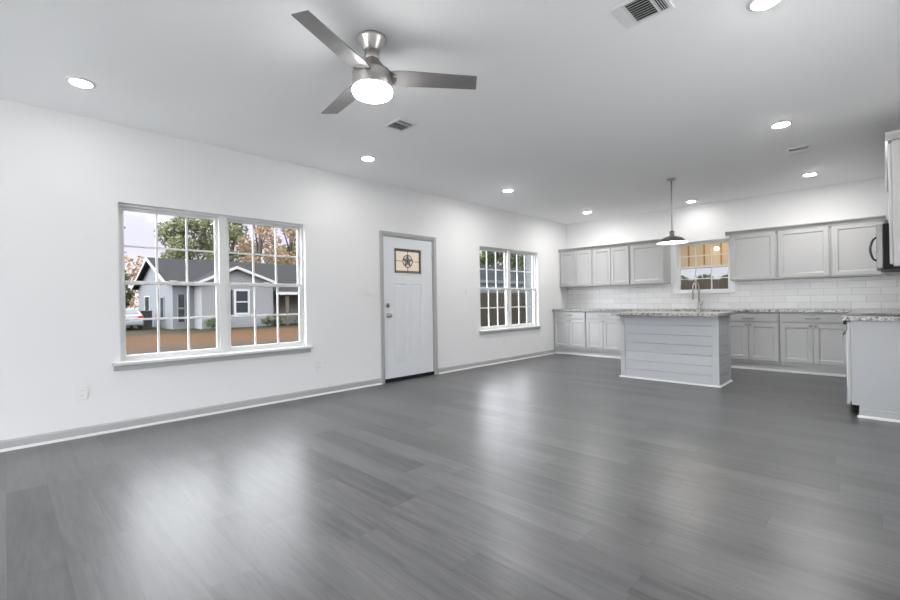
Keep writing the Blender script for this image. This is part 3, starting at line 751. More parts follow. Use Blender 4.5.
m = MB(); m.prism([(EY0 - 0.014, 0), (EY0 - 0.032, 0), (EY0 - 0.030, 0.010), (EY0 - 0.022, 0.018), (EY0 - 0.014, 0.020)], 'x', 4.690, X1 - 0.002); m.build('quarter_round', WHITE_TRIM, t, True)
base_cabinet('base_cabinet', 'grey base cabinet behind the range, along the right wall', (xw, 7.945, 0), RZ, 1.545, 3)
m = MB(); m.box(4.60, X1 - 0.002, EY0 - 0.022, EY1 + 0.002, zc0, zc1, 0.004)
tag(m.build('granite_countertop', GRANITE), 'short granite countertop on the end cabinet at the right edge', 'countertop')
m = MB(); m.box(4.601, X1 - 0.002, RY1 + 0.004, D - 0.011, zc0, zc1, 0.004)
tag(m.build('granite_countertop', GRANITE), 'granite countertop beyond the range in the right corner', 'countertop')
# range
t = thing('kitchen_range', 'stainless and black range beside the end cabinet at the right edge', 'range', (4.95, (RY0 + RY1) / 2, 0))
ra, rb = RY0 + 0.003, RY1 - 0.003
MB().box(4.64, X1 - 0.03, ra, rb, 0.06, 0.905, 0.004).build('body', BLACKM, t, True)
MB().box(4.612, 4.639, ra, rb, 0.23, 0.765, 0.006).build('oven_door', STEEL, t, True)
MB().box(4.609, 4.6125, ra + 0.12, rb - 0.12, 0.36, 0.62, 0.001).build('oven_window', BLACK, t, True)
MB().box(4.614, 4.639, ra, rb, 0.07, 0.222, 0.006).build('storage_drawer', STEEL, t, True)
m = MB(); m.box(4.618, 4.639, ra, rb, 0.772, 0.902, 0.004); m.build('control_panel', BLACK, t, True)
m = MB(); m.tube([(4.597, ra + 0.04, 0.735), (4.597, rb - 0.04, 0.735)], 0.011)
for y in (ra + 0.07, rb - 0.07): m.tube([(4.614, y, 0.735), (4.597, y, 0.735)], 0.008)
m.build('oven_handle', BLACK, t, True)
for k in range(5): MB().lathe([(0, 0), (0.020, 0), (0.017, 0.026), (0, 0.027)], (4.618, ra + 0.09 + k * 0.143, 0.845), 18, '-x').build('burner_knob', BLACK, t, True)
m = MB(); m.box(4.615, X1 - 0.03, ra, rb, 0.906, 0.918, 0.003); m.build('cooktop', BLACK, t, True)
for cx_, cy_ in ((4.80, ra + 0.2), (4.80, rb - 0.2), (5.10, ra + 0.2), (5.10, rb - 0.2)):
    MB().lathe([(0.085, 0.9185), (0.095, 0.9185), (0.095, 0.9195), (0.085, 0.9195)], (cx_, cy_, 0), 28).build('burner_ring', SLOT, t, True)
for y in (ra + 0.05, rb - 0.05):
    for x in (4.68, 5.2): MB().lathe([(0, 0), (0.018, 0), (0.015, 0.06), (0, 0.06)], (x, y, 0), 12).build('foot', BLACKM, t, True)
m = MB(); m.box(4.6105, 4.6135, ra + 0.003, ra + 0.030, 0.075, 0.215); m.build('protective_film', BLUEFILM, t, True)

# microwave over the range
t = thing('microwave', 'over-the-range stainless and black microwave with curved handle at the right edge', 'microwave', (5.07, (RY0 + RY1) / 2, 1.345))
MB().box(4.877, X1 - 0.002, ra, rb, 1.345, 1.757, 0.003).build('body', BLACKM, t, True)
MB().box(4.832, 4.876, ra, rb, 1.352, 1.752, 0.006).build('door', DARKSTEEL, t, True)
MB().box(4.8295, 4.8325, ra + 0.22, rb - 0.05, 1.42, 1.70, 0.001).build('door_window', BLACK, t, True)
m = MB(); yh = ra + 0.10
m.tube([(4.835, yh, 1.425), (4.812, yh, 1.44)] + [(4.790 + 0.022 * ((k - 4) / 4) ** 2, yh, 1.44 + 0.19 * k / 8) for k in range(1, 8)] + [(4.812, yh, 1.63), (4.835, yh, 1.645)], 0.009, 10)
m.build('door_handle', BLACK, t, True)
m = MB(); m.box(4.86, X1 - 0.06, ra + 0.05, rb - 0.05, 1.337, 1.3448); m.build('vent_grille', SLOT, t, True)

# wall cabinets on the right wall
def right_upper(label, y0, y1, z0, z1, doors, xf):
    dp = X1 - xf
    t = wall_cabinet('wall_cabinet', label, (xw, y1), RZ, y1 - y0, doors, z0, z1, dp)
    return t
t_end = right_upper('tall grey wall cabinet with framed end panel at the right edge before the microwave', EY0, EY1, 1.357, 2.455, 1, 4.918)
m = MB(); shaker(m, 4.941, X1 - 0.004, 1.360, 2.452, EY0 - 0.0115, 0.011, 0.05); m.build('end_panel', CAB, t_end, False)
t_end.children[-1].data.transform(Matrix.Rotation(-RZ, 4, 'Z') @ Matrix.Translation(-Vector(t_end.location)))
right_upper('short grey wall cabinet directly above the microwave', RY0, RY1, 1.760, 2.455, 2, 4.925)
right_upper('tall grey wall cabinet on the right wall beyond the microwave', RY1 + 0.005, 7.30, 1.370, 2.455, 2, 4.935)
right_upper('tall grey wall cabinet in the right kitchen corner', 7.305, D - 0.40, 1.370, 2.455, 2, 4.935)
m = MB(); z0 = 2.4555
pf = [(4.945, z0), (4.918, z0), (4.916, z0 + 0.015), (4.906, z0 + 0.045), (4.902, z0 + 0.058), (4.902, z0 + 0.070), (4.945, z0 + 0.070)]
m.prism(pf, 'y', EY0 - 0.02, D - 0.40)
m.box(4.945, X1 - 0.002, EY0 - 0.012, D - 0.40, z0, z0 + 0.07)
m.prism([(EY0 - 0.012, z0), (EY0 - 0.018, z0 + 0.015), (EY0 - 0.030, z0 + 0.045), (EY0 - 0.034, z0 + 0.058), (EY0 - 0.034, z0 + 0.070), (EY0 - 0.012, z0 + 0.070)], 'x', 4.902, X1 - 0.002)
tag(m.build('crown_moulding', CAB), 'grey crown moulding on top of the tall cabinets along the right wall', 'crown moulding')

# ================================================================== wall plates
def outlet(loc, label):
    t = thing('wall_outlet', label, 'outlet', loc, PI / 2, 'white wall outlets')
    MB().box(-0.037, 0.037, -0.007, 0, -0.058, 0.058, 0.003).build('cover_plate', PLASTIC, t)
    for s in (-1, 1):
        r = MB(); r.box(-0.017, 0.017, -0.0085, -0.006, s * 0.021 - 0.014, s * 0.021 + 0.014, 0.002); rr = r.build('receptacle', PLASTIC, t)
        h = MB()
        for k in (-1, 1): h.box(k * 0.006 - 0.0012, k * 0.006 + 0.0012, -0.0088, -0.008, s * 0.021 - 0.004, s * 0.021 + 0.005)
        h.build('slots', SLOT, rr)
    return t
outlet((0.0005, 0.46, 0.374), 'white double outlet low on the left wall, left of the front window')
outlet((0.0005, 2.675, 0.355), 'white double outlet low on the left wall, between front window and door')
outlet((0.0005, 6.32, 0.36), 'white double outlet low on the left wall, under the second window')
def switch(loc, gangs, label):
    t = thing('light_switch', label, 'light switch', loc, PI / 2)
    w_ = 0.035 + 0.046 * gangs - 0.011
    MB().box(-w_ / 2, w_ / 2, -0.007, 0, -0.058, 0.058, 0.003).build('switch_plate', PLASTIC, t)
    for g in range(gangs):
        cx_ = (g - (gangs - 1) / 2) * 0.046
        m = MB(); m.box(cx_ - 0.016, cx_ + 0.016, -0.010, -0.006, -0.033, 0.033, 0.002); m.build('rocker', PLASTIC, t)
    return t
switch((0.0005, 3.395, 1.262), 3, 'white three-gang switch plate on the wall just left of the front door')
switch((0.0005, 5.34, 1.242), 1, 'white single switch plate on the wall between front door and second window')

# ================================================================== ceiling fixtures
def downlight():
    t = thing('recessed_light', '', 'ceiling light', (0, 0, H), 0, 'recessed downlights in the ceiling')
    MB().lathe([(0.066, -0.0005), (0.088, -0.0005), (0.088, -0.004), (0.080, -0.010), (0.066, -0.012)], (0, 0, 0), 40).build('trim_ring', VENTW, t)
    MB().lathe([(0.066, -0.004), (0.064, -0.012), (0.045, -0.017), (0.02, -0.019), (0, -0.0195)], (0, 0, 0), 32).build('lens', LENS, t)
    l = bpy.data.lights.new('downlight', 'AREA'); l.shape = 'DISK'; l.size = 0.12; l.energy = 5.0; l.color = (1, 0.985, 0.965)
    lo = bpy.data.objects.new('lamp_light', l); C.objects.link(lo); lo.parent = t; lo.location = (0, 0, -0.021)
    return t
spots = [((0.745, 0.405), 'lit recessed light in the left ceiling corner, above and left of the front window'),
         ((0.748, 2.898), 'lit recessed light just beyond the ceiling fan, above the front door'),
         ((0.944, 5.240), 'lit recessed light in front of the second window'),
         ((0.948, 7.663), 'lit recessed light above the left wall cabinets in the kitchen corner'),
         ((4.203, 5.181), 'lit recessed light nearest the small kitchen vent, on its near side'),
         ((4.194, 7.588), 'lit recessed light above the right wall cabinets of the far wall'),
         ((2.582, 8.150), 'lit recessed light above the sink window'),
         ((4.430, 2.960), 'lit recessed light cut by the top edge of the photo')]
dl = downlight()
for i, ((x, y), lb) in enumerate(spots):
    o = dl if i == 0 else dup(dl, (x, y, H))
    o.location = (x, y, H); o['label'] = lb
    le = [c for c in o.children if c.name.startswith('lens')][0]
    le.data = le.data.copy(); le.data.materials[0] = LENS_LOW if i in (0, 1, 6) else LENS
    lamp = [c for c in o.children if c.type == 'LIGHT'][0]
    lamp.data = lamp.data.copy(); lamp.data.energy = DOWNLIGHT_WATTS[i]

# ceiling vents
def vent(label, cx_, cy_, wx, wy, kind):
    t = thing('ceiling_vent', label, 'vent', (cx_, cy_, H), 0, 'white ceiling vents')
    b = 0.022; hx, hy = wx / 2, wy / 2
    f = MB()
    f.box(-hx, hx, -hy, -hy + b, -0.010, -0.0005, 0.003, 1); f.box(-hx, hx, hy - b, hy, -0.010, -0.0005, 0.003, 1)
    f.box(-hx, -hx + b, -hy + b, hy - b, -0.010, -0.0005, 0.003, 1); f.box(hx - b, hx, -hy + b, hy - b, -0.010, -0.0005, 0.003, 1)
    MB().box(-hx + b, hx - b, -hy + b, hy - b, -0.0015, -0.0005).build('duct_opening', VENTD, t)
    s = MB()
    def slats(x0, x1, y0, y1, along, n, tilt):
        for i in range(n):
            m_ = MB()
            if along == 'x':
                c_ = y0 + (y1 - y0) * (i + 0.5) / n; m_.box(x0, x1, -0.0055, 0.0055, -0.0006, 0.0006)
                m_.rot(Matrix.Translation((0, c_, -0.006)) @ Matrix.Rotation(tilt, 4, 'X'))
            else:
                c_ = x0 + (x1 - x0) * (i + 0.5) / n; m_.box(-0.0055, 0.0055, y0, y1, -0.0006, 0.0006)
                m_.rot(Matrix.Translation((c_, 0, -0.006)) @ Matrix.Rotation(tilt, 4, 'Y'))
            s.add(m_.bm)
    ax0, ax1, ay0, ay1 = -hx + b, hx - b, -hy + b, hy - b
    if kind == 3:
        q = (ax1 - ax0) * 0.22; d_ = 0.010
        f.box(ax0 + q - d_ / 2, ax0 + q + d_ / 2, ay0, ay1, -0.010, -0.002); f.box(ax1 - q - d_ / 2, ax1 - q + d_ / 2, ay0, ay1, -0.010, -0.002)
        slats(ax0, ax0 + q - d_ / 2, ay0, ay1, 'y', 4, -0.8); slats(ax1 - q + d_ / 2, ax1, ay0, ay1, 'y', 4, 0.8)
        slats(ax0 + q + d_ / 2, ax1 - q - d_ / 2, ay0, ay1, 'x', 9, 0.75)
    elif kind == 2:
        xm = ax0 + (ax1 - ax0) * 0.70; d_ = 0.012
        f.box(xm - d_ / 2, xm + d_ / 2, ay0, ay1, -0.010, -0.002)
        slats(ax0, xm - d_ / 2, ay0, ay1, 'x', 8, 0.75); slats(xm + d_ / 2, ax1, ay0, ay1, 'y', 3, 0.8)
    else:
        ym = ay0 + (ay1 - ay0) * 0.5; d_ = 0.010
        f.box(ax0, ax1, ym - d_ / 2, ym + d_ / 2, -0.010, -0.002)
        slats(ax0, ax1, ay0, ym - d_ / 2, 'x', 4, 0.75); slats(ax0, ax1, ym + d_ / 2, ay1, 'x', 4, -0.75)
    f.build('vent_frame', VENTW, t); s.build('louvers', VENTW, t)
vent('largest white ceiling vent, at the top edge of the photo', 3.925, 2.530, 0.275, 0.245, 3)
vent('white ceiling vent just beyond the fan light', 1.730, 2.575, 0.235, 0.210, 2)
vent('small white ceiling vent in the kitchen between two recessed lights', 4.225, 6.222, 0.215, 0.235, 1)

# ceiling fan
FX, FY = 2.64, 1.61
t = thing('ceiling_fan', 'brushed nickel ceiling fan with three grey blades and a lit drum light', 'ceiling fan', (FX, FY, H))
MB().lathe([(0, -0.0005), (0.088, -0.0005), (0.090, -0.010), (0.084, -0.022), (0.052, -0.078), (0.049, -0.082), (0, -0.082)], (0, 0, 0), 48).build('canopy', NICKEL, t)
MB().lathe([(0, -0.08), (0.046, -0.08), (0.047, -0.128), (0.043, -0.136), (0, -0.136)], (0, 0, 0), 40).build('neck', NICKEL, t)
MB().lathe([(0, -0.134), (0.045, -0.134), (0.058, -0.155), (0.088, -0.195), (0.112, -0.210), (0.122, -0.222), (0.124, -0.308), (0.120, -0.316), (0, -0.316)], (0, 0, 0), 48).build('motor_housing', NICKEL, t)
MB().lathe([(0, -0.3165), (0.119, -0.3165), (0.121, -0.322), (0.121, -0.340), (0.116, -0.350), (0.099, -0.359), (0.06, -0.364), (0, -0.366)], (0, 0, 0), 48).build('drum_light', FANGLOW, t)
def blade(ang):
    bm = bmesh.new(); N_ = 16; top = []; bot = []
    for i in range(N_ + 1):
        s = i / N_; r = 0.085 + (0.665 - 0.085) * s
        hw = 0.050 + 0.022 * min(1, s / 0.15) - 0.013 * s
        for sd in (-1, 1):
            rr = r - (0.018 if (i == N_ and sd == -1) else 0)
            top.append(bm.verts.new((rr, sd * hw, 0.003))); bot.append(bm.verts.new((rr, sd * hw, -0.003)))
    for i in range(N_):
        a, b, c, d = 2 * i, 2 * i + 1, 2 * i + 3, 2 * i + 2
        bm.faces.new((top[a], top[d], top[c], top[b])); bm.faces.new((bot[a], bot[b], bot[c], bot[d]))
        bm.faces.new((top[a], bot[a], bot[d], top[d])); bm.faces.new((top[b], top[c], bot[c], bot[b]))
    bm.faces.new((top[0], top[1], bot[1], bot[0])); bm.faces.new((top[-2], bot[-2], bot[-1], top[-1]))
    bmesh.ops.recalc_face_normals(bm, faces=bm.faces)
    m_ = MB(); m_.add(bm)
    m_.rot(Matrix.Translation((0, 0, -0.238)) @ Matrix.Rotation(math.radians(ang), 4, 'Z') @ Matrix.Rotation(math.radians(-11), 4, 'X'))
    m_.build('blade', BLADE, t)
    b_ = MB(); b_.box(0.06, 0.15, -0.028, 0.028, -0.0075, -0.0032, 0.002)
    b_.rot(Matrix.Translation((0, 0, -0.238)) @ Matrix.Rotation(math.radians(ang), 4, 'Z') @ Matrix.Rotation(math.radians(-11), 4, 'X')); b_.build('blade_bracket', NICKEL, t)
for a in (53, 173, 293): blade(a)
l = bpy.data.lights.new('fan_light', 'AREA'); l.shape = 'DISK'; l.size = 0.22; l.energy = FAN_W; l.color = (1, 0.985, 0.97)
lo = bpy.data.objects.new('lamp_light', l); C.objects.link(lo); lo.parent = t; lo.location = (0, 0, -0.369)

# pendant over the island
t = thing('pendant_light', 'metal barn-shade pendant light hanging over the island', 'pendant light', (2.82, 6.44, H))
MB().lathe([(0, -0.0005), (0.058, -0.0005), (0.060, -0.012), (0.054, -0.022), (0.012, -0.026), (0, -0.026)], (0, 0, 0), 36).build('canopy', NICKEL, t)
MB().tube([(0, 0, -0.024), (0, 0, -0.715)], 0.0065, 12).build('rod', NICKEL, t)
dz = -0.875
MB().lathe([(0, 0.165), (0.018, 0.165), (0.030, 0.155), (0.036, 0.140), (0.036, 0.105), (0.046, 0.092), (0.046, 0.084), (0, 0.084)], (0, 0, dz), 32).build('socket_cap', DARKNICKEL, t)
out = [(0.045, 0.090), (0.085, 0.083), (0.120, 0.068), (0.148, 0.044), (0.165, 0.022), (0.195, 0.006), (0.198, 0.0)]
MB().lathe(out, (0, 0, dz), 56).build('shade', DARKNICKEL, t)
MB().lathe([(0.0, 0.083), (0.045, 0.0835), (0.084, 0.078), (0.117, 0.064), (0.144, 0.040), (0.162, 0.018), (0.193, 0.002), (0.197, -0.0005)], (0, 0, dz), 56).build('shade_lining', SHADEIN, t)
MB().lathe([(0, 0.075), (0.014, 0.075), (0.016, 0.062), (0.032, 0.036), (0.030, 0.012), (0.016, 0.0), (0, -0.003)], (0, 0, dz), 24).build('bulb', BULB, t)
l = bpy.data.lights.new('pendant_lamp', 'POINT'); l.energy = PENDANT_W; l.shadow_soft_size = 0.035; l.color = (1, 0.97, 0.92)
lo = bpy.data.objects.new('lamp_light', l); C.objects.link(lo); lo.parent = t; lo.location = (0, 0, dz - 0.045)

# ================================================================== outside
GZ = -0.25
struct(MB().box(-120, 40, -50, 120, GZ - 0.2, GZ).build('ground', GROUND))

CONC = mat('pale_concrete', (0.62, 0.615, 0.60), 0.9, noise=0.1, nscale=3)
struct(MB().box(-2, 12, -12, Y0 - TL - 0.003, GZ - 0.05, -0.06).build('added_patio', CONC))  # unseen pale slab added to bounce light in through the doors
struct(MB().box(X1 + TL + 0.003, 12, Y0 - TL - 0.002, 7, GZ - 0.05, -0.06).build('added_driveway', CONC))  # unseen pale slab added outside the right window to bounce light in

def house():
    t = thing('neighbor_house', 'pale single-storey house with dark shingle roof across the dirt road', 'house', (-28, 12, GZ))
    gy0, gy1, xf, xb = 6.75, 17.2, -24.0, -33.0
    ze, rx, zr = 2.42, -28.5, 4.12
    m = MB(); m.box(xb, xf, gy0, 12.2, GZ, ze); m.box(xb, xf - 0.4, 12.2, gy1, GZ, ze)
    m.build('house_wall', SIDE_W, t, True)
    for y in (gy0, gy1 - 0.1): MB().prism([(xb, ze), (xf, ze), (rx, zr - 0.03)], 'y', y, y + 0.1).build('gable_wall', SIDE_W, t, True)
    # main roof
    th = 0.09; sl = (zr - ze) / (xf - rx)
    def roof(y0, y1, xe):
        zz = zr - sl * (xe - rx)
        m = MB(); m.prism([(rx, zr), (xe, zz), (xe, zz + th), (rx, zr + th)], 'y', y0, y1)
        xbk = xb - 0.4; m.prism([(rx, zr), (rx, zr + th), (xbk, zr - sl * (rx - xbk) + th), (xbk, zr - sl * (rx - xbk))], 'y', y0, y1)
        return m
    roof(gy0 - 0.35, 12.0, xf + 0.35).build('roof', ROOFM, t, True)
    roof(12.0, gy1 + 0.35, -22.3).build('roof', ROOFM, t, True)
    m = MB()
    for x0, x1 in ((xf + 0.35, rx), (xb - 0.4, rx)):
        za = zr - sl * abs(x0 - rx)
        m.prism([(x0, za - 0.10), (x1, zr - 0.10), (x1, zr + 0.06), (x0, za + 0.06)], 'y', gy0 - 0.40, gy0 - 0.351)
    m.build('fascia', OUTW, t, True); m = MB()
    zf = zr - sl * (-22.3 - rx)
    m.box(-22.3, -22.26, 12.0, gy1 + 0.35, zf - 0.08, zf + 0.10)
    m.build('fascia', OUTW, t, True)
    # front cross gable
    cx0 = -22.6; ya, yb_, yp, zg, za = 7.85, 11.95, 9.68, 3.30, 2.46
    m = MB(); m.box(xf, cx0, ya, yb_, GZ, za); m.build('front_wall', SIDE_G, t, True)
    m = MB(); m.prism([(ya, za), (yb_, za), ((yp), zg)], 'x', cx0 - 0.1, cx0); m.build('front_gable', SIDE_G, t, True)
    m = MB(); fy0, fy1 = 7.42, 12.05
    s0 = (zg - za) / (yp - ya); zl = zg - s0 * (yp - fy0); s1_ = (zg - za) / (yb_ - yp); zh = zg - s1_ * (fy1 - yp)
    m.prism([(yp, zg + 0.005), (fy0, zl), (fy0, zl + th), (yp, zg + th)], 'x', -27.5, cx0 + 0.3); m.prism([(yp, zg + 0.005), (yp, zg + th), (fy1, zh + th), (fy1, zh)], 'x', -27.5, cx0 + 0.3)
    m.build('porch_roof', ROOFM, t, True)
    m = MB(); m.prism([(fy0, zl - 0.07), (yp, zg - 0.07), (yp, zg + th), (fy0, zl + th)], 'x', cx0 + 0.301, cx0 + 0.34); m.prism([(yp, zg - 0.07), (fy1, zh - 0.07), (fy1, zh + th), (yp, zg + th)], 'x', cx0 + 0.301, cx0 + 0.34)
    m.build('bargeboard', OUTW, t, True)
    def win(axis, a0, a1, z0, z1, pos, trimc=True):
        f = MB(); g = MB()
        if axis == 'x':
            b = 0.12 if trimc else 0.04
            f.box(pos, pos + 0.05, a0 - b, a1 + b, z0 - b, z0); f.box(pos, pos + 0.05, a0 - b, a1 + b, z1, z1 + b); f.box(pos, pos + 0.05, a0 - b, a0, z0, z1); f.box(pos, pos + 0.05, a1, a1 + b, z0, z1)
            f.box(pos, pos + 0.045, a0, a1, (z0 + z1) / 2 - 0.035, (z0 + z1) / 2 + 0.035)
            g.box(pos, pos + 0.02, a0, a1, z0, z1)
        else:
            b = 0.08
            f.box(a0 - b, a1 + b, pos - 0.05, pos, z0 - b, z0); f.box(a0 - b, a1 + b, pos - 0.05, pos, z1, z1 + b); f.box(a0 - b, a0, pos - 0.05, pos, z0, z1); f.box(a1, a1 + b, pos - 0.05, pos, z0, z1)
            g.box(a0, a1, pos - 0.02, pos, z0, z1)
        fo = f.build('window', OUTW if trimc else SIDE_G, t, True); g.build('pane', OUTDARK, fo, True)
    win('x', 9.70, 10.38, 0.62, 1.92, cx0)
    m = MB(); m.box(cx0, cx0 + 0.04, 9.20, 9.50, 0.55, 1.98); m.build('shutter', OUTDARK, t, True)
    win('x', 7.02, 7.34, 0.15, 1.75, xf, False)
    win('y', -30.9, -29.6, 0.5, 1.7, gy0, True); win('y', -26.6, -25.9, 0.3, 1.6, gy0, False)
    # recessed porch on the right
    m = MB(); m.box(xf - 0.40, xf - 0.36, 12.3, gy1, GZ, 2.05); m.build('porch_wall', SIDE_TAN, t, True)
    m = MB(); m.box(-22.62, -22.46, 12.75, 12.92, GZ, 1.95); m.build('porch_post', BARK, t, True)
    m = MB(); m.box(-22.62, -22.46, 16.9, 17.06, GZ, 1.95); m.build('porch_post', BARK, t, True)
    m = MB(); m.box(xf - 0.35, xf - 0.33, 13.6, 14.5, GZ + 0.1, 1.85); m.build('front_door', SIDE_TAN, t, True)
house()

def car():
    t = thing('parked_car', 'white car parked on the dirt left of the house across the road', 'car', (-27.2, 4.80, GZ))
    # length along x (rear towards +x), width along y
    bm = bmesh.new()
    prof = [(-2.2, 0.28), (-2.25, 0.62), (-2.05, 0.80), (-1.15, 0.93), (-0.55, 1.36), (0.2, 1.47), (1.35, 1.44), (1.95, 1.05), (2.15, 0.98), (2.22, 0.60), (2.15, 0.30)]
    rows = []
    for yy, sx in ((-0.88, 0.97), (-0.80, 1.0), (0.80, 1.0), (0.88, 0.97)):
        r = []
        for x, z in prof:
            tum = 0.13 * max(0, z - 0.95) / 0.5
            r.append(bm.verts.new((x * sx, yy - math.copysign(tum, yy), z if abs(yy) < 0.85 else 0.28 + (z - 0.28) * 0.97)))
        rows.append(r)
    n = len(prof)
    for a, b in zip(rows[:-1], rows[1:]):
        for i in range(n): bm.faces.new((a[i], a[(i + 1) % n], b[(i + 1) % n], b[i]))
    bm.faces.new(rows[0]); bm.faces.new(rows[-1][::-1])
    bmesh.ops.recalc_face_normals(bm, faces=bm.faces)
    m = MB(); m.add(bm); m.build('car_body', CARW, t)
    t.scale = (0.92, 0.92, 0.84)
    m = MB()
    m.prism([(1.42, 1.40), (1.90, 1.09), (1.915, 1.10), (1.435, 1.41)], 'y', -0.64, 0.64)
    for s in (-1, 1):
        b_ = MB(); b_.prism([(-0.95, 0.96), (1.55, 1.00), (1.25, 1.36), (-0.50, 1.30)], 'y', 0.80, 0.815)
        b_.rot(Matrix.Scale(s, 4, (0, 1, 0))); m.add(b_.bm)
    m.build('car_glass', OUTDARK, t)
    for s in (-1, 1):
        MB().box(2.03, 2.20, s * 0.70 - 0.14, s * 0.70 + 0.14, 0.78, 0.97, 0.02).build('tail_light', TAILR, t)
    for x in (-1.35, 1.35):
        for s in (-1, 1):
            w_ = MB(); w_.lathe([(0, -0.1), (0.20, -0.1), (0.31, -0.08), (0.32, 0), (0.31, 0.08), (0.20, 0.1), (0, 0.1)], (0, 0, 0), 24)
            w_.rot(Matrix.Translation((x, s * 0.80, 0.32)) @ Matrix.Rotation(PI / 2, 4, 'X')); w_.build('wheel', RUBBER, t)
    MB().box(2.10, 2.26, -0.82, 0.82, 0.36, 0.58, 0.03).build('rear_bumper', CARW, t)
car()
m = MB(); m.box(-0.3, 0.3, -0.3, 0.3, 0.08, 1.0, 0.03)
t = thing('trash_bin', 'dark wheeled bin standing against the gable end of the house', 'trash bin', (-27.5, 6.1, GZ))
m.build('bin_body', RUBBER, t)
MB().box(-0.33, 0.33, -0.34, 0.32, 1.0, 1.07, 0.02).build('lid', RUBBER, t)
m = MB()
for s in (-1, 1): m.lathe([(0, -0.03), (0.11, -0.03), (0.11, 0.03), (0, 0.03)], (0, 0, 0), 16); 
m.rot(Matrix.Translation((0, -0.28, 0.11)) @ Matrix.Rotation(PI / 2, 4, 'Y')); m.build('wheel', RUBBER, t)

def leaves(n, centers, size, name, m, parent, flat=0.8):
    """n leaf quads scattered in blobs (x,y,z,rx,ry,rz)"""
    cs = np.array(centers, float); vol = cs[:, 3] * cs[:, 4] * cs[:, 5]; pr = vol ** 0.8; pr /= pr.sum()
    idx = rng.choice(len(cs), n, p=pr)
    d = rng.normal(size=(n, 3)); d /= np.linalg.norm(d, axis=1)[:, None]
    rad = rng.random(n) ** (1 / 2.2)
    P = cs[idx, :3] + d * rad[:, None] * cs[idx, 3:6]
    a = rng.normal(size=(n, 3)); a /= np.linalg.norm(a, axis=1)[:, None]
    b = np.cross(a, rng.normal(size=(n, 3))); b /= np.linalg.norm(b, axis=1)[:, None]
    s = size * (0.6 + 0.8 * rng.random(n))[:, None]
    V = np.stack([P - a * s * 0.6, P + b * s * 0.35, P + a * s * 0.6, P - b * s * 0.35], 1).reshape(-1, 3)
    F = np.arange(4 * n).reshape(-1, 4)
    me = bpy.data.meshes.new(name); me.from_pydata(V.tolist(), [], F.tolist()); me.materials.append(m)
    o = bpy.data.objects.new(name, me); C.objects.link(o); o.parent = parent
    return o
def tree(name, label, loc, h, cr, leafm, nleaf, size, trunk_r=0.2, base=0.35, group='trees beyond the houses', lean=0.0):
    t = thing(name, label, 'tree', loc, 0, group)
    m = MB(); zc = h * base
    m.tube([(0, 0, -0.1), (lean * 0.4, 0.05, zc), (lean, 0, h * 0.62), (lean * 1.2, 0, h * 0.85)], [trunk_r, trunk_r * 0.8, trunk_r * 0.45, trunk_r * 0.12], 8)
    blobs = []
    for k in range(9):
        an = k * 2.4 + random.random(); rr = cr * (0.45 + 0.35 * random.random()); zz = h * (base + (0.92 - base) * ((k + 0.6) / 9))
        fall = 1.0 - 0.45 * abs((k / 8) - 0.4)
        p = (lean + rr * math.cos(an) * fall, rr * math.sin(an) * fall, zz)
        s = zc + (zz - zc) * 0.45
        m.tube([(lean * 0.6, 0, s), (p[0] * 0.55, p[1] * 0.55, s + (zz - s) * 0.7), p], [trunk_r * 0.42, trunk_r * 0.25, trunk_r * 0.06], 6)
        blobs.append((*p, cr * 0.46 * fall, cr * 0.46 * fall, cr * 0.36))
    blobs.append((lean, 0, h * 0.9, cr * 0.45, cr * 0.45, h * 0.1))
    m.build('trunk', BARK, t)
    leaves(nleaf, blobs, size, 'foliage', leafm, t)
    return t
tree('leafy_tree', 'broad green tree behind the dark roof in the left half of the front window', (-40, 11.7, GZ), 9.6, 3.2, LEAF_G, 9000, 0.24, 0.25, 0.25)
tree('leafy_tree', 'tall green tree behind the roof beside the window mullion', (-50.2, 19.1, GZ), 13.6, 3.6, LEAF_G, 6000, 0.30, 0.25, 0.3)
tree('autumn_tree', 'rusty-leaved tree behind the house at the left of the right sash', (-39, 17.6, GZ), 12.5, 2.65, LEAF_B, 3000, 0.22, 0.26, 0.22, lean=0.5)
tree('autumn_tree', 'rusty-leaved tree behind the house in the middle of the right sash', (-50.9, 26.8, GZ), 16.2, 3.8, LEAF_B, 3400, 0.30, 0.26, 0.22, lean=-0.4)
tree('autumn_tree', 'sparse rusty tree behind the house at the right of the front window', (-40, 24.4, GZ), 12.0, 3.0, LEAF_B, 2000, 0.23, 0.24, 0.22, lean=0.4)
tree('leafy_tree', 'low olive tree behind the roof ridge below the rusty trees', (-66.3, 32.7, GZ), 11.2, 4.4, LEAF_G, 2600, 0.48, 0.3, 0.25)
tree('leafy_tree', 'dense green tree at the far left of the front window behind the car', (-37, 4.9, GZ), 5.0, 2.6, LEAF_D, 4200, 0.3, 0.2, 0.12)
tree('autumn_tree', 'distant rusty tree left of the house roof', (-50, 8.6, GZ), 6.6, 2.6, LEAF_B, 800, 0.30, 0.2, 0.2)
tree('bare_tree', 'thin nearly bare tree against the sky at the top left of the front window', (-46, 6.2, GZ), 10.4, 2.6, LEAF_B, 240, 0.26, 0.12, 0.35)
for i, (x, y, lb) in enumerate(((-21.9, 8.4, 'small dark shrub at the front wall of the house, left of its window'), (-21.9, 11.6, 'small dark shrub at the right corner of the front gable'), (-21.6, 13.6, 'small dark shrub before the recessed porch'))):
    s = thing('shrub', lb, 'shrub', (x, y, GZ), 0, 'shrubs along the house')
    leaves(260, [(0, 0, 0.35, 0.45, 0.7, 0.32)], 0.16, 'foliage', LEAF_D, s); MB().tube([(0, 0, -0.02), (0, 0, 0.4)], 0.03, 6).build('stem', BARK, s)

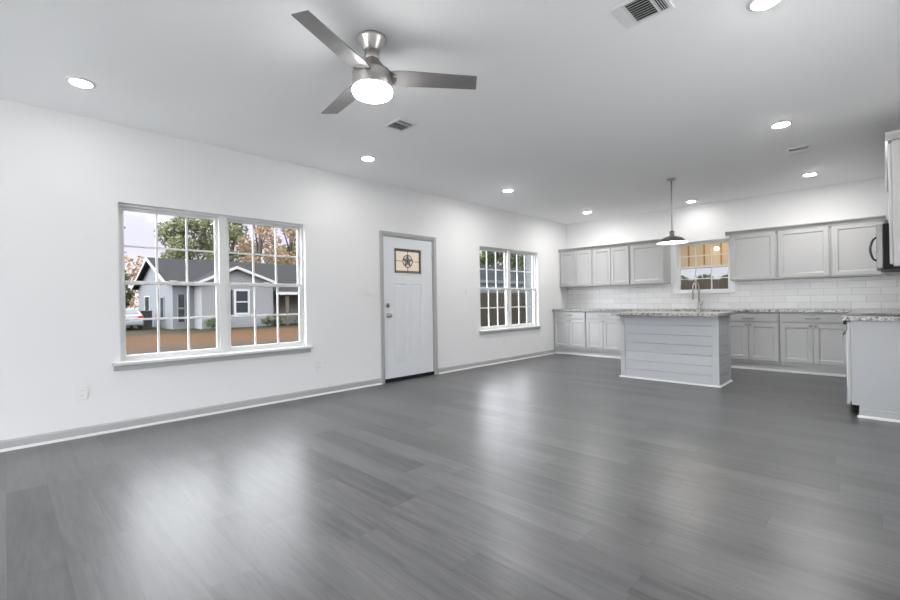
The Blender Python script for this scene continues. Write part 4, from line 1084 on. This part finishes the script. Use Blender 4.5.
# behind the second window: board fence, house with blue-grey roof, trees
t = thing('board_fence', 'weathered brown board fence seen through the second window', 'fence', (-7.0, 15.5, GZ))
m = MB(); y = 9.6; k = 0
while y < 23:
    hgt = 1.57 + 0.02 * random.random(); m.box(-7.02, -6.995, y, y + 0.138, GZ + 0.03, GZ + hgt + 0.12); y += 0.146
m.build('boards', FENCEM, t, True)
m = MB()
for z in (0.3, 0.9, 1.5): m.box(-7.07, -7.021, 9.6, 23.0, GZ + z, GZ + z + 0.08)
m.build('rails', FENCEM, t, True)
for k in range(6): MB().box(-7.17, -7.072, 9.7 + k * 2.6, 9.8 + k * 2.6, GZ, GZ + 1.58).build('post', FENCEM, t, True)
t = thing('neighbor_house', 'house with blue-grey roof and white eave behind the board fence', 'house', (-20, 28, GZ))
m = MB(); m.box(-24, -16.12, 20.5, 38, GZ, 2.5); m.build('house_wall', OUTPALE, t, True)
m = MB(); m.prism([(-16.0, 2.55), (-20.3, 4.15), (-20.3, 4.25), (-16.0, 2.65)], 'y', 20, 38.5); m.prism([(-24.6, 2.55), (-24.6, 2.65), (-20.3, 4.25), (-20.3, 4.15)], 'y', 20, 38.5); m.build('roof', ROOFB, t, True)
MB().box(-16.0, -15.94, 20, 38.5, 2.42, 2.66).build('fascia', OUTPALE, t, True)
m = MB(); m.prism([(-24, 2.5), (-16.6, 2.5), (-20.3, 4.1)], 'y', 20.5, 20.6); m.build('gable_wall', OUTPALE, t, True)
tree('yellowing_tree', 'yellow-green tree left of the blue-grey roof in the second window', (-29.8, 36.0, GZ), 9.4, 3.4, LEAF_Y, 7000, 0.30, 0.2, 0.25)
tree('leafy_tree', 'dark green tree behind the blue-grey roof in the second window', (-42.9, 60.0, GZ), 12.6, 5.4, LEAF_D, 9000, 0.42, 0.2, 0.25)
tree('leafy_tree', 'dark green tree furthest right behind the blue-grey roof', (-38.1, 72.0, GZ), 13.6, 6.0, LEAF_D, 10000, 0.46, 0.2, 0.25)
# pale wall return just outside the second window
struct(MB().box(-0.365, -TL - 0.002, 7.56, 9.2, GZ, H).build('wall_outside_return', HOUSEW))

# back porch behind the kitchen window
PY = 11.0
pw = struct(MB().box(0.2, 4.4, PY, PY + 0.08, 1.80, 2.66).build('wall_porch', PORCHW))
for i, x in enumerate((0.9, 1.715, 2.035, 2.365, 3.1)):
    MB().box(x - 0.013, x + 0.013, PY - 0.02, PY - 0.0005, 1.80, 2.66).build('batten', PORCHB, pw)
struct(MB().box(-0.1, 4.7, D + TL + 0.002, PY + 0.25, 2.66, 2.76).build('ceiling_porch', PORCHW))
for x in (0.25, 4.35):
    struct(MB().box(x - 0.05, x + 0.05, PY - 0.02, PY + 0.09, GZ, 1.798).build('trim_porch_post', PORCHB))
t = thing('porch_light', 'small lit wall lantern on the tan porch wall outside the kitchen window', 'porch light', (2.30, PY, 2.17))
MB().box(-0.04, 0.04, -0.020, -0.001, -0.05, 0.07, 0.004).build('mounting_plate', DARKNICKEL, t)
MB().tube([(0, -0.018, 0.05), (0, -0.08, 0.06)], 0.008, 8).build('arm', DARKNICKEL, t)
MB().lathe([(0, 0.055), (0.05, 0.05), (0.055, 0.04), (0, 0.04)], (0, -0.09, 0.0), 20).build('cap', DARKNICKEL, t)
WARM = mat('lit_warm_globe', (0.9, 0.85, 0.7), 0.4, emit=(1, 0.75, 0.42), estr=7)
MB().lathe([(0, 0.040), (0.034, 0.038), (0.044, 0.0), (0.034, -0.035), (0, -0.04)], (0, -0.09, 0), 20).build('globe', WARM, t)
l = bpy.data.lights.new('porch_lamp', 'POINT'); l.energy = PORCH_W; l.shadow_soft_size = 0.3; l.color = (1, 0.84, 0.62)
lo = bpy.data.objects.new('lamp_light', l); C.objects.link(lo); lo.parent = t; lo.location = (-0.1, -1.0, 0.25)
t = thing('board_fence', 'dark brown board fence behind the back porch', 'fence', (2.0, 13.6, GZ))
m = MB(); x = -4.0
while x < 7: m.box(x, x + 0.138, 13.6, 13.625, GZ + 0.03, 1.60); x += 0.146
m.build('boards', FENCEM, t, True)
for k in range(5): MB().box(-3.9 + k * 2.5, -3.8 + k * 2.5, 13.626, 13.72, GZ, 1.62).build('post', FENCEM, t, True)
for i, (x, lb) in enumerate(((0.42, 'dark shrub above the back fence, left in the kitchen window'), (1.10, 'dark shrub above the back fence, centre of the kitchen window'), (1.78, 'dark shrub above the back fence, right in the kitchen window'))):
    s = thing('shrub', lb, 'shrub', (x, 14.6, GZ), 0, 'shrubs behind the back fence')
    leaves(3200, [(0, 0, 1.4, 0.28, 0.3, 0.66), (0.12, 0, 1.72, 0.16, 0.22, 0.32), (-0.13, 0, 1.70, 0.15, 0.22, 0.30)], 0.08, 'foliage', LEAF_S, s); MB().tube([(0, 0, -0.02), (0, 0, 1.3)], 0.05, 6).build('stem', BARK, s)

t = thing('garden_shed', 'pale grey shed standing beyond the back fence in the kitchen window', 'shed', (2.0, 21.0, GZ))
MB().box(-3.0, 7.0, 19.6, 23.0, GZ, 2.75).build('shed_wall', SIDE_G, t, True)
m = MB(); m.prism([(19.3, 2.70), (21.3, 3.7), (21.3, 3.8), (19.3, 2.80)], 'x', -3.3, 7.3); m.prism([(23.3, 2.70), (23.3, 2.80), (21.3, 3.8), (21.3, 3.7)], 'x', -3.3, 7.3); m.build('roof', ROOFM, t, True)
for x in (-3.0, 6.9): MB().prism([(19.6, 2.75), (23.0, 2.75), (21.3, 3.68)], 'x', x, x + 0.1).build('gable_wall', SIDE_G, t, True)
